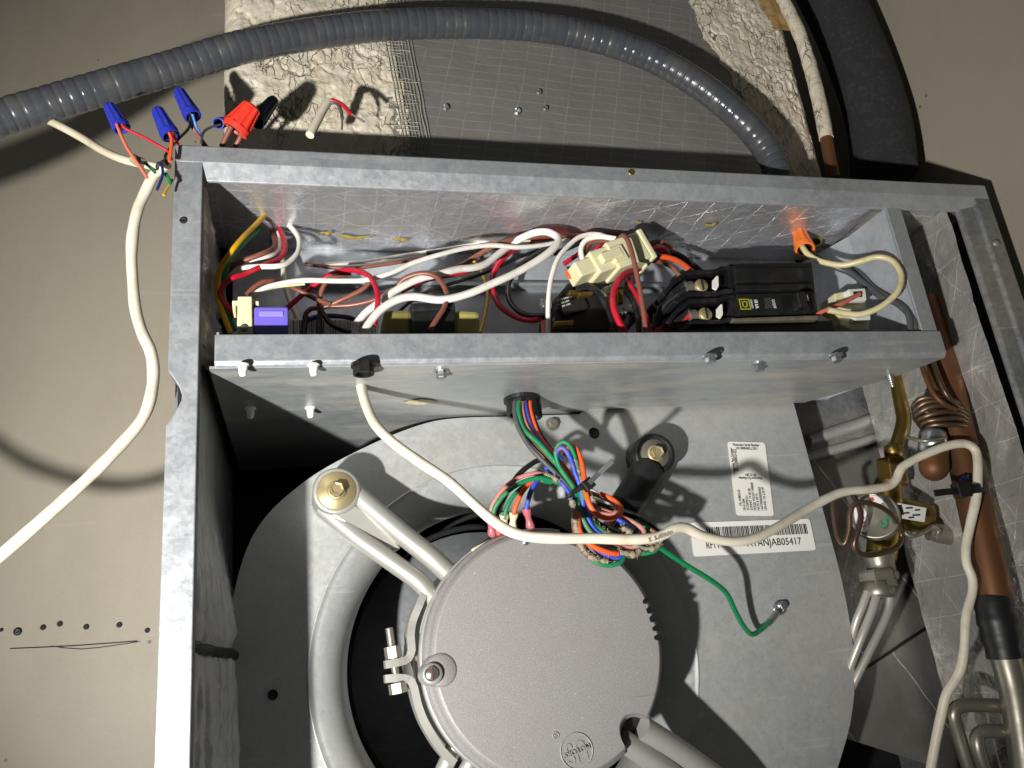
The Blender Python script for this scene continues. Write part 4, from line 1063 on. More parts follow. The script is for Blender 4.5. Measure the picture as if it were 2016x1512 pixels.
# green earth wire with ring terminal
ew = thing('earth_wire', 'green earth wire running from the harness to a plate screw', 'wire', P(1519, 1221, .108))
wire('green_jacket', None, M_['w_green'], 5.2, [(1270, 1040), (1284, 1062), (1305, 1082), (1352, 1113), (1402, 1144), (1430, 1168), (1446, 1200), (1462, 1230), (1480, 1249), (1500, 1238), (1515, 1224)], (.045, .05, .06, .075, .09, .10, .104), None, parent=ew)
p = P(1519, 1221, .107)
obj('ring_terminal', Mesh().lathe(P(1534, 1197, BY - .0016), (0, -1, 0), [(.0030, 0), (.0052, 0), (.0052, .0008), (.0030, .0008), (.0030, 0)], 20), M_['zinc'], ew)
obj('terminal_barrel', Mesh().tube([P(1510, 1230, .106), P(1530, 1206, .108)], M(7, p), 10), M_['zinc'], ew)
# ================================================================== parts inside the control box
# circuit breaker
by = .020
brkr = thing('circuit_breaker', 'black two-pole circuit breaker with a yellow square mark', 'circuit breaker', P(1500, 645, by + .03))
main = [(1432, 523), (1600, 521), (1607, 585), (1614, 633), (1442, 640), (1438, 600)]
obj('body', slab(main, by + .004, .060), M_['breaker'], brkr, .0012)
obj('upper_ridge', slab([(1446, 527), (1597, 526), (1599, 553), (1449, 556)], by + .001, .004), M_['breaker'], brkr, .0008)
obj('middle_ridge', slab([(1449, 560), (1600, 558), (1601, 569), (1450, 572)], by + .002, .004), M_['breaker'], brkr, .0008)
obj('top_rail', slab([(1437, 518), (1598, 516), (1599, 523), (1439, 525)], by + .006, .05), M_['breaker'], brkr, .0008)
fp = obj('face_panel', slab([(1450, 579), (1604, 576), (1609, 616), (1455, 620)], by - .0005, .006), M_['breaker'], brkr, .0008)
obj('lower_rail', slab([(1442, 626), (1611, 620), (1613, 628), (1443, 633)], by - .0015, .008), plastic('dusty_rail', '5b5444', .7, .6, '8a7c60', 200), brkr, .0008)
obj('mounting_base', slab([(1355, 638), (1640, 630), (1645, 652), (1350, 655)], by + .006, .06), M_['breaker'], brkr, .001)
tg = obj('toggle_well', slab([(1536, 581), (1599, 579), (1601, 611), (1540, 614)], by - .0012, .003), M_['black'], fp, .0008)
obj('toggle', Mesh().obox(P(1573, 594, by - .005), (.0035, 0, 0), (0, .005, 0), (0, 0, .006)), M_['breaker'], brkr, .0012)
obj('toggle_guard', slab([(1588, 578), (1594, 578), (1597, 612), (1591, 612)], by - .006, .006), M_['black'], brkr, .0006)
def lug(ox, oy, k):
    base = [(1303, 578), (1322, 553), (1349, 533), (1408, 530), (1418, 524), (1440, 524), (1444, 572), (1405, 582), (1360, 584), (1322, 592)]
    t = obj('terminal_housing', slab([(a + ox, b + oy) for a, b in base], by + .016, .045), M_['breaker'], brkr, .001)
    obj('housing_wall', slab([(a + ox, b + oy) for a, b in [(1303, 578), (1324, 552), (1350, 532), (1408, 529), (1420, 523), (1440, 524), (1440, 531), (1424, 531), (1410, 537), (1352, 540), (1330, 558), (1310, 583)]], by + .001, .018), M_['breaker'], brkr, .0008)
    obj('housing_wall', slab([(a + ox, b + oy) for a, b in [(1325, 592), (1352, 574), (1410, 573), (1425, 568), (1445, 568), (1445, 576), (1428, 577), (1412, 582), (1356, 583), (1335, 598)]], by + .001, .018), M_['breaker'], brkr, .0008)
    obj('wedge', slab([(a + ox, b + oy) for a, b in [(1318, 574), (1350, 549), (1356, 556), (1326, 582)]], by + .006, .012), M_['breaker'], brkr, .0006)
    c = P(1357 + ox, 565 + oy, by + .008)
    lugm = obj('lug', Mesh().tube([c + Vector((-.004, 0, -.001)), c + Vector((.0015, 0, 0))], .0048, 16), M_['aluminium'], brkr)
    c = P(1380 + ox, 563 + oy, by + .004)
    ts = obj('terminal_screw', Mesh().lathe(c, (0, -1, 0), [(.0052, -.01), (.0052, .001), (.0046, .002), (0, .002)], 22), M_['gold'], brkr)
    obj('screw_slot', Mesh().box((c.x - .0005, c.y - .0027, c.z - .0042), (c.x + .0005, c.y - .0018, c.z + .0042)), M_['dark'], ts)
    obj('white_tag', slab([(a + ox, b + oy) for a, b in [(1404, 551), (1411, 543), (1414, 544), (1415, 563), (1411, 570), (1404, 566)]], by + .0002, .002), M_['paper'], brkr)
lug(0, 0, 0); lug(8, 56, 1)
# printed mark and lettering, turned a quarter clockwise
q = P(1466.5, 599, by - .0007); h = M(11.5, q); t_ = h * .17
m = Mesh()
for a, b in (((-h, h - t_), (h, h)), ((-h, -h), (h, -h + t_)), ((-h, -h + t_), (-h + t_, h - t_)), ((h - t_, -h + t_), (h, h - t_))):
    m.box((q.x + a[0], q.y - .0002, q.z + a[1]), (q.x + b[0], q.y, q.z + b[1]))
k = h * .58; n = 12
def ushape(r, z0):
    return [(-r, z0)] + [(-r * math.cos(math.pi * i / n) if 0 else -r + 2 * r * i / n, -r * .2 - r * .75 * math.sin(math.pi * i / n) ** .6) for i in range(n + 1)] + [(r, z0)]
for a, b in (((-k * .85, -k), (-k * .5, k)), ((k * .5, -k), (k * .85, k)), ((-k * 1.05, k * .70), (k * 1.05, k)), ((-k * .8, -k), (k * .8, -k * .68))):
    m.box((q.x + a[0], q.y - .00025, q.z + a[1]), (q.x + b[0], q.y - .00002, q.z + b[1]))
obj('yellow_mark', m, M_['inkyellow'], fp)
cw = -math.pi / 2
q = P(1489, 598, by - .0008); text('rating_print', '10 kA', M(10, q), M_['inkwhite'], fp, q, cw, .0001, width=M(19, q), bold=.00012)
q = P(1480, 598, by - .0008); text('voltage_print', '120/240V', M(6, q), M_['inkwhite'], fp, q, cw, .0001, width=M(19, q))
q = P(1523.5, 598, by - .0008); text('off_print', 'O/OFF', M(9, q), M_['inkwhite'], fp, q, cw, .0001, width=M(19, q))
q = P(1589, 586, by - .0072); text('on_print', 'I/ON', M(6, q), M_['inkwhite'], fp, q, cw, .0001)
obj('display_patch', slab([(1505, 587), (1518, 586), (1520, 606), (1507, 608)], by - .0009, .0015), plastic('smoked_patch', '3a3a3a', .25, .1), fp)

# large cream connector on its slant
con = thing('nylon_connector', 'large cream nylon plug connector lying slanted amid the wires', 'connector', P(1195, 540, .04))
ca, cb = P(1128, 541, .030), P(1264, 494, .036); ax = (cb - ca).normalized(); L = (cb - ca).length
dn = Vector((0, -1, 0)); sd_ = ax.cross(dn).normalized(); dn = sd_.cross(ax).normalized()
def seg(u0, u1, w, dpt, off=0.0, name='shell', mat='nylon', bev=.0012, pr=con, fw=0):
    c = ca + ax * L * (u0 + u1) / 2 + sd_ * off - dn * fw
    return obj(name, Mesh().obox(c, ax * L * (u1 - u0) / 2, sd_ * w, dn * dpt), M_[mat], pr, bev)
pxm = M(1, ca)
seg(0.0, .26, 17 * pxm, .0085, 0, 'nose')
seg(.22, .50, 25 * pxm, .0105, 0, 'plug_body')
seg(.46, .93, 31 * pxm, .0120, 0, 'socket_body')
seg(.93, 1.0, 35 * pxm, .0128, 0, 'rim')
seg(.30, .58, 10 * pxm, .003, 0, 'latch', fw=-.0115, bev=.0008)
seg(.44, .62, 17 * pxm, .002, 2 * pxm, 'latch_frame', fw=-.0120, bev=.0008)
seg(.30, .38, 5 * pxm, .004, -27 * pxm, 'key', bev=.0006)

# fuse holder, fuse, low-voltage transformer, relay
fh = thing('fuse_holder', 'cream fuse holder at the left end of the control box', 'fuse holder', P(480, 650, .03))
obj('holder_body', slab([(468, 583), (496, 583), (497, 655), (466, 655)], .018, .018), M_['nylon'], fh, .0007)
obj('holder_arm', slab([(457, 591), (510, 592), (510, 600), (457, 600)], .022, .010), M_['nylon'], fh, .0006)
obj('holder_tab', slab([(457, 600), (464, 600), (464, 616), (459, 616)], .022, .008), M_['nylon'], fh, .0006)
obj('rivet', Mesh().lathe(P(480, 646, .0178), (0, -1, 0), [(.0026, 0), (.0022, .001), (0, .0012)], 14), M_['aluminium'], fh)
fu = thing('blade_fuse', 'translucent purple blade fuse beside the cream holder', 'fuse', P(533, 650, .03))
obj('fuse_cap', slab([(500, 604), (567, 604), (568, 655), (499, 655)], .020, .012), M_['purple'], fu, .001)
obj('fuse_window', slab([(510, 612), (558, 612), (558, 622), (510, 622)], .0192, .002), plastic('purple_window', '9085dd', .15, .05), fu, .0004)
tr = thing('transformer', 'small transformer with a black core between two yellowed coil wraps', 'transformer', P(850, 650, .05))
obj('coil_wrap', slab([(756, 609), (812, 608), (812, 660), (754, 660)], .034, .03), plastic('yellowed_wrap', '7d7440', .45, .4, '4a3f1e', 40), tr, .003)
obj('coil_wrap', slab([(893, 609), (945, 612), (946, 660), (893, 660)], .034, .03), plastic('yellowed_wrap_pale', 'a59c58', .45, .4, '6a5f2e', 40), tr, .003)
obj('core', slab([(811, 603), (896, 600), (897, 660), (811, 660)], .028, .045), M_['black'], tr, .0012)
obj('core_plate', slab([(808, 597), (895, 593), (897, 608), (812, 612)], .026, .030), M_['rubber'], tr, .0008)
pb = thing('barcode_board', 'white barcode-striped board low behind the control box lip', 'board', P(650, 655, .06))
obj('board', slab([(568, 628), (745, 628), (745, 660), (568, 660)], .066, .004), M_['paper'], pb, .0005)
m = Mesh(); random.seed(3); x = 572
while x < 742:
    w = random.choice((1.0, 1.6, 2.6)); q = P(x, 630, .0655); q2 = P(x + w, 660, .0655)
    m.box((q.x, q.y, q2.z), (q2.x, q.y + .0003, q.z)); x += w + random.choice((1.2, 2.0, 3.0))
obj('barcode', m, M_['ink'], pb)
rl = thing('relay', 'black relay with brass blades under the cream connector', 'relay', P(1145, 650, .07))
obj('relay_body', slab([(1088, 592), (1120, 556), (1205, 556), (1212, 600), (1200, 655), (1086, 655)], .056, .04), M_['black'], rl, .0025)
obj('relay_dome', slab([(1098, 598), (1150, 580), (1160, 606), (1112, 622)], .052, .006), M_['breaker'], rl, .0015)
for a, b, c_, d_ in ((1120, 571, 1142, 580), (1140, 574, 1168, 582), (1092, 632, 1130, 642), (1214, 570, 1228, 598)):
    obj('blade_terminal', slab([(a, b), (c_, b - 2), (c_, d_ - 2), (a, d_)], .047, .006), M_['brass'], rl, .0008)
obj('quick_clip', slab([(1186, 566), (1206, 558), (1207, 576), (1192, 584)], .044, .006), M_['aluminium'], rl, .001)
obj('quick_clip', slab([(1064, 586), (1086, 590), (1088, 606), (1068, 604)], .048, .006), M_['zinc'], rl, .001)
q = P(1110, 588, .0515)
for i in range(3):
    text('relay_print', '24VAC 50/60Hz' if i == 0 else '30A 240V', M(5, q), M_['inkwhite'], rl, q + Vector((.0006 * i, 0, -.0026 * i)), math.radians(18), .00005)
tg_ = obj('white_tag', slab([(1226, 604), (1247, 598), (1251, 616), (1230, 608)], .070, .001), M_['whitenylon'], tray)
# right-end connectors and earth lug
for i, (dx, dy, lb) in enumerate(((0, 0, 'upper white two-way plug right of the breaker'), (8, 38, 'lower white two-way plug half hidden by the lip'))):
    pc = thing('plug_connector', lb, 'connector', P(1680 + dx, 600 + dy, .04), 'plugs right of the breaker')
    obj('plug_shell', slab([(a + dx, b + dy) for a, b in ((1643, 577), (1668, 572), (1704, 590), (1704, 612), (1668, 612), (1645, 600))], .034, .02), M_['nylon'], pc, .001)
    fr = obj('plug_face', slab([(a + dx, b + dy) for a, b in ((1670, 569), (1704, 567), (1707, 591), (1676, 593))], .028, .012), M_['whitenylon'], pc, .0008)
    obj('socket', slab([(a + dx, b + dy) for a, b in ((1680, 574), (1696, 573), (1698, 584), (1683, 586))], .0276, .002), M_['dark'], fr)
el = thing('earth_lug', 'aluminium earth lug on the right end of the control box', 'lug', P(1690, 530, .06))
obj('lug_block', slab([(1668, 506), (1692, 497), (1712, 512), (1712, 532), (1678, 534)], .060, .012), M_['aluminium'], el, .001)
q = P(1699, 522, .0595)
obj('lug_hole', Mesh().lathe(q, (0, -1, 0), [(0, -.0002), (.003, .0002), (.0036, .0004)], 14), M_['dark'], el)
wirenut('wire_nut', (1585, 492, .050), (1572, 452, .060), 19, M_['orangecap'], 'orange wire nut at the right of the control box', group='wire nuts inside the control box')
wirenut('wire_nut', (1606, 476, .066), (1616, 452, .072), 11, plastic('yellow_cap', 'c9bb3a', .4, .3), 'yellow cap just right of the orange wire nut', group='wire nuts inside the control box')

# ---- control box wires
tw_ = 'wires inside the control box'
T = [
 ('yellow wire curving down the left end of the control box', 'yellow', 5.6, [(521, 424), (500, 446), (478, 468), (454, 497), (435, 527), (426, 557), (429, 587), (440, 620), (454, 656)], (.056, .044, .033, .029, .036, .04, .042, .044, .046)),
 ('green wire just behind the yellow one', 'green', 5, [(527, 428), (512, 450), (480, 480), (450, 520), (440, 560), (442, 595), (462, 650)], (.092, .06, .045, .05, .05)),
 ('red wire dropping from the liner hole and turning left', 'red', 5.6, [(527, 420), (550, 450), (561, 482), (552, 507), (520, 522), (480, 540), (456, 548), (437, 566), (435, 584), (450, 606), (464, 622)], (.092, .05, .035, .03, .04, .05)),
 ('white wire in the widest bend right of the red one', 'white', 5.4, [(534, 420), (565, 440), (587, 467), (587, 495), (567, 517), (545, 524), (505, 525), (477, 529), (446, 548)], (.092, .06, .04, .032, .036, .05)),
 ('brown wire bundled left of the red one', 'brown', 5.4, [(526, 432), (539, 465), (540, 485), (520, 498), (475, 515), (455, 527), (440, 552)], (.094, .06, .042, .045, .055)),
 ('second white wire bundled under the brown one', 'white', 5, [(531, 424), (549, 460), (547, 492), (525, 506), (490, 517), (465, 528), (448, 545)], (.094, .062, .048, .05, .058)),
 ('short blue wire behind the left bundle', 'lightblue', 4.6, [(528, 440), (533, 460), (536, 487), (530, 500)], (.094, .085)),
 ('pale flat wire hanging straight down behind the bundle', 'offwhite', 5.2, [(545, 455), (552, 490), (557, 520), (559, 548), (566, 580), (580, 615), (596, 655)], (.095, .085, .075, .07)),
 ('long white wire waving along the top of the box', 'white', 5, [(500, 580), (515, 570), (540, 561), (595, 552), (670, 553), (720, 551), (770, 537), (815, 517), (870, 500), (920, 488), (970, 483), (1020, 487), (1070, 482), (1120, 472)], (.03, .03, .03, .035, .045, .06)),
 ('thin cream wire running with the long white one', 'cream', 2.8, [(496, 590), (511, 577), (530, 568), (560, 563), (600, 559)], (.032, .034, .034)),
 ('brown wire arching above the fuse', 'brown', 5, [(486, 580), (497, 568), (515, 556), (537, 553), (560, 558), (585, 570), (625, 590), (650, 598)], (.04, .04, .05, .055)),
 ('red wire looping over to the lip left of centre', 'red', 5.4, [(560, 612), (582, 592), (620, 560), (652, 540), (682, 532), (710, 535), (731, 548), (743, 577), (743, 605), (736, 640)], (.066, .06, .04, .022, .018)),
 ('brown wire loop standing inside the red loop', 'brown', 5, [(630, 622), (629, 590), (637, 563), (653, 546), (690, 538)], (.06, .055, .05, .05)),
 ('brown wire bending right below the red loop', 'brown', 5, [(600, 620), (612, 608), (637, 605), (668, 592), (710, 572), (727, 556), (735, 545)], (.064, .06, .05, .045)),
 ('brown wire arching over the transformer to the lip', 'brown', 5.2, [(640, 603), (695, 600), (745, 587), (777, 567), (797, 548), (832, 538), (860, 546), (879, 575), (876, 602), (862, 626), (846, 650)], (.06, .05, .04, .03, .025, .02, .018)),
 ('dark wire sagging across the barcode board', 'black', 5.6, [(628, 608), (636, 618), (655, 640), (690, 655)], (.06, .056, .05)),
 ('dark blue wire arched over the barcode board', 'navy', 5, [(596, 645), (606, 630), (640, 622), (690, 626), (712, 640)], (.062, .058, .06)),
 ('dark sleeved terminal wire left on the barcode board', 'black', 6, [(602, 622), (600, 640), (598, 658)], (.058, .056)),
 ('dark sleeved terminal wire under the brown loop', 'black', 6, [(630, 620), (628, 640), (628, 658)], (.056, .054)),
 ('printed white wire rising from the lip beneath the brown arch', 'white', 7.4, [(700, 640), (722, 614), (757, 589), (777, 573), (820, 551), (870, 538), (902, 530), (932, 527), (957, 519), (982, 500), (1007, 483), (1040, 474)], (.03, .03, .032, .04, .05, .06)),
 ('thick white wire looping across the middle of the box', 'white', 7.8, [(718, 652), (729, 634), (752, 608), (782, 590), (815, 584), (868, 590), (920, 579), (970, 558), (1020, 535), (1070, 505), (1095, 483), (1098, 468), (1078, 457), (1050, 459), (1015, 475), (1000, 486)], (.016, .018, .02, .024, .028, .034, .045, .055)),
 ('brown wire along the liner behind the white loop', 'brown', 5.4, [(840, 545), (880, 530), (907, 522), (945, 500), (982, 480), (1020, 470), (1070, 465), (1120, 464), (1160, 466)], (.08, .06, .05, .05, .06)),
 ('pink-red wire tucked under the liner above the white loop', 'red', 5, [(1000, 480), (1040, 472), (1080, 468), (1125, 466), (1170, 470)], (.075, .07, .07)),
 ('second pink-red wire close under the liner', 'red', 4.6, [(955, 478), (1000, 466), (1060, 460), (1120, 458)], (.09, .085, .085)),
 ('red wire curving down to the relay', 'red', 5.8, [(1030, 478), (1007, 494), (982, 518), (970, 545), (970, 573), (985, 603), (1015, 624), (1045, 631), (1062, 628)], (.07, .075, .08, .075, .06)),
 ('black wire curving down beside the red relay wire', 'black', 5.6, [(1085, 484), (1040, 510), (1017, 531), (1002, 558), (1002, 588), (1017, 610), (1042, 621), (1075, 622)], (.07, .08, .085, .075, .06)),
 ('thin white wire dropping in front of the relay', 'white', 4.8, [(1215, 478), (1180, 462), (1145, 465), (1120, 483), (1098, 510), (1085, 548), (1080, 585), (1079, 615), (1079, 656)], (.05, .045, .04, .036, .036)),
 ('white wire bending behind the cream connector', 'white', 5.4, [(1212, 470), (1180, 466), (1155, 472), (1144, 488), (1146, 508), (1156, 525)], (.045, .05, .05)),
 ('brown wire bending behind the cream connector', 'brown', 5, [(1210, 478), (1180, 474), (1160, 480), (1151, 495), (1152, 512), (1158, 526)], (.05, .055, .055)),
 ('grey-black wire bending behind the cream connector', 'grey', 5, [(1215, 486), (1186, 480), (1168, 486), (1160, 500), (1164, 520)], (.056, .06, .06)),
 ('red wire bending behind the cream connector', 'red', 5.4, [(1222, 492), (1195, 484), (1178, 488), (1166, 500), (1160, 514)], (.05, .052, .054)),
 ('brown wire hanging in front of the cream connector', 'brown', 5.2, [(1216, 474), (1226, 464), (1234, 470), (1241, 488), (1249, 518), (1256, 552), (1263, 590), (1268, 622), (1272, 658)], (.03, .014, .012, .014, .016)),
 ('thick red wire bowing left below the cream connector', 'red', 6.6, [(1256, 530), (1243, 534), (1222, 546), (1209, 573), (1207, 600), (1216, 628), (1232, 658)], (.04, .022, .018, .018)),
 ('slim red wire straight down beside the brown one', 'red', 5, [(1236, 548), (1242, 562), (1256, 586), (1270, 618), (1280, 656)], (.04, .03, .024)),
 ('dark wire between the two red ones', 'black', 5.4, [(1230, 552), (1233, 570), (1248, 598), (1256, 630), (1258, 656)], (.046, .036, .03)),
 ('thick black wire from the relay over to the lip', 'black', 6.8, [(1138, 568), (1152, 564), (1168, 568), (1184, 585), (1199, 612), (1212, 654)], (.046, .036, .03, .026)),
 ('black sleeved wire looping behind the connector rim', 'black', 6.4, [(1240, 470), (1252, 460), (1266, 462), (1271, 474), (1264, 490), (1262, 505)], (.05, .044, .046)),
 ('red wire loop right of the connector rim', 'red', 5.4, [(1262, 505), (1272, 488), (1276, 474)], (.05, .044)),
 ('red wire turning down right of the connector', 'red', 5.4, [(1262, 500), (1282, 492), (1300, 489), (1312, 495), (1316, 508)], (.05, .05, .056)),
 ('pink-brown wire end right of the connector', 'pink', 4.6, [(1303, 476), (1316, 482), (1326, 494), (1330, 512)], (.055, .06, .064)),
 ('dark green-brown wire behind the red ones', 'brown', 4.6, [(1275, 480), (1300, 476), (1315, 486), (1322, 505)], (.07, .07)),
 ('orange wire heading right from the connector', 'orange', 5.4, [(1262, 508), (1298, 505), (1328, 511), (1350, 524), (1372, 545)], (.044, .044, .05, .06)),
 ('black sleeve over the orange wire', 'black', 6.6, [(1258, 506), (1280, 504), (1297, 504)], (.042, .044)),
 ('black wire above the orange one', 'black', 6.2, [(1290, 497), (1330, 500), (1365, 522), (1385, 540)], (.06, .06, .06)),
 ('short orange wire end left of the connector nose', 'orange', 6, [(1118, 534), (1122, 543), (1136, 548)], (.036, .034)),
 ('short black wire end left of the connector nose', 'black', 6, [(1117, 531), (1124, 530), (1136, 534)], (.036, .034)),
 ('short red-orange wire stub behind the lip', 'salmon', 7, [(1071, 634), (1072, 646), (1072, 660)], (.046, .044)),
 ('thick red wire coming out of the lower breaker lug', 'red', 6.8, [(1357, 621), (1340, 628), (1315, 640), (1290, 656)], (.028, .03, .034)),
 ('thick black wire coming out of the upper breaker lug', 'black', 9, [(1355, 566), (1330, 582), (1308, 602), (1296, 630), (1290, 658)], (.028, .034, .042, .046)),
 ('cream wire looping out right of the orange wire nut', 'cream', 6.2, [(1580, 486), (1590, 500), (1614, 514), (1657, 522), (1692, 515), (1727, 506), (1757, 514), (1774, 541), (1769, 570), (1749, 593), (1722, 610), (1692, 619), (1667, 617), (1630, 610)], (.05, .042, .026, .012, .002, .000, .006, .014, .018)),
 ('grey wire running right behind the cream loop', 'grey', 6, [(1600, 500), (1637, 523), (1674, 538), (1707, 563), (1737, 586), (1772, 600), (1789, 621), (1793, 656)], (.056, .05, .038, .022, .008, .008)),
 ('second grey wire joining the first at the right', 'grey', 5.6, [(1680, 528), (1697, 542), (1720, 568), (1748, 586), (1776, 606), (1798, 630), (1802, 656)], (.054, .042, .03, .014, .008, .008)),
 ('short red wire into the upper white plug', 'salmon', 4.4, [(1606, 620), (1622, 612), (1652, 600), (1676, 588), (1692, 579)], (.024, .022, .026)),
 ('black wire running along the liner toward the connector', 'black', 5.2, [(840, 500), (900, 492), (960, 488), (1030, 482), (1090, 474), (1150, 468), (1220, 470)], (.085, .08, .075, .07)),
 ('second black wire close to the liner right of the white loop', 'black', 5, [(1090, 500), (1120, 488), (1150, 476), (1200, 470), (1250, 478), (1300, 490)], (.08, .075, .07, .07)),
 ('dark red wire crossing behind the connector', 'red', 4.8, [(1110, 520), (1140, 500), (1180, 480), (1230, 476), (1280, 484)], (.075, .07, .066, .064)),
 ('brown wire passing under the orange one', 'brown', 4.6, [(1262, 515), (1290, 514), (1320, 524), (1340, 545)], (.056, .058, .062)),
 ('grey wire rising behind the breaker lugs', 'grey', 5, [(1285, 655), (1296, 600), (1318, 560), (1345, 535)], (.06, .064, .07)),
 ('thin black wire snaking low behind the thick white loop', 'black', 3.6, [(760, 640), (800, 600), (850, 570), (910, 552), (960, 535), (1010, 512), (1060, 492)], (.07, .075, .08, .08)),
 ('thin red wire under the printed white wire', 'red', 3.6, [(790, 575), (840, 552), (900, 540), (950, 524), (1000, 498), (1040, 482)], (.06, .06, .065, .07)),
 ('thin white wire tucked along the liner left of centre', 'white', 3.8, [(640, 520), (720, 515), (800, 502), (880, 490), (950, 478), (1010, 470)], (.095, .09, .088, .085)),
 ('thin brown wire tucked along the liner left of centre', 'brown', 3.8, [(600, 520), (680, 528), (760, 520), (840, 506), (920, 488), (990, 474)], (.096, .092, .088, .085)),
 ('thin yellow wire dropping behind the transformer', 'yellow', 3.4, [(930, 510), (950, 540), (960, 580), (955, 620), (945, 655)], (.092, .088, .08)),
]
for lb, c, r, pts, ys in T:
    wire('hookup_wire', lb, M_['w_' + c], r, pts, ys, group=tw_, step=.0025, wob=.03)

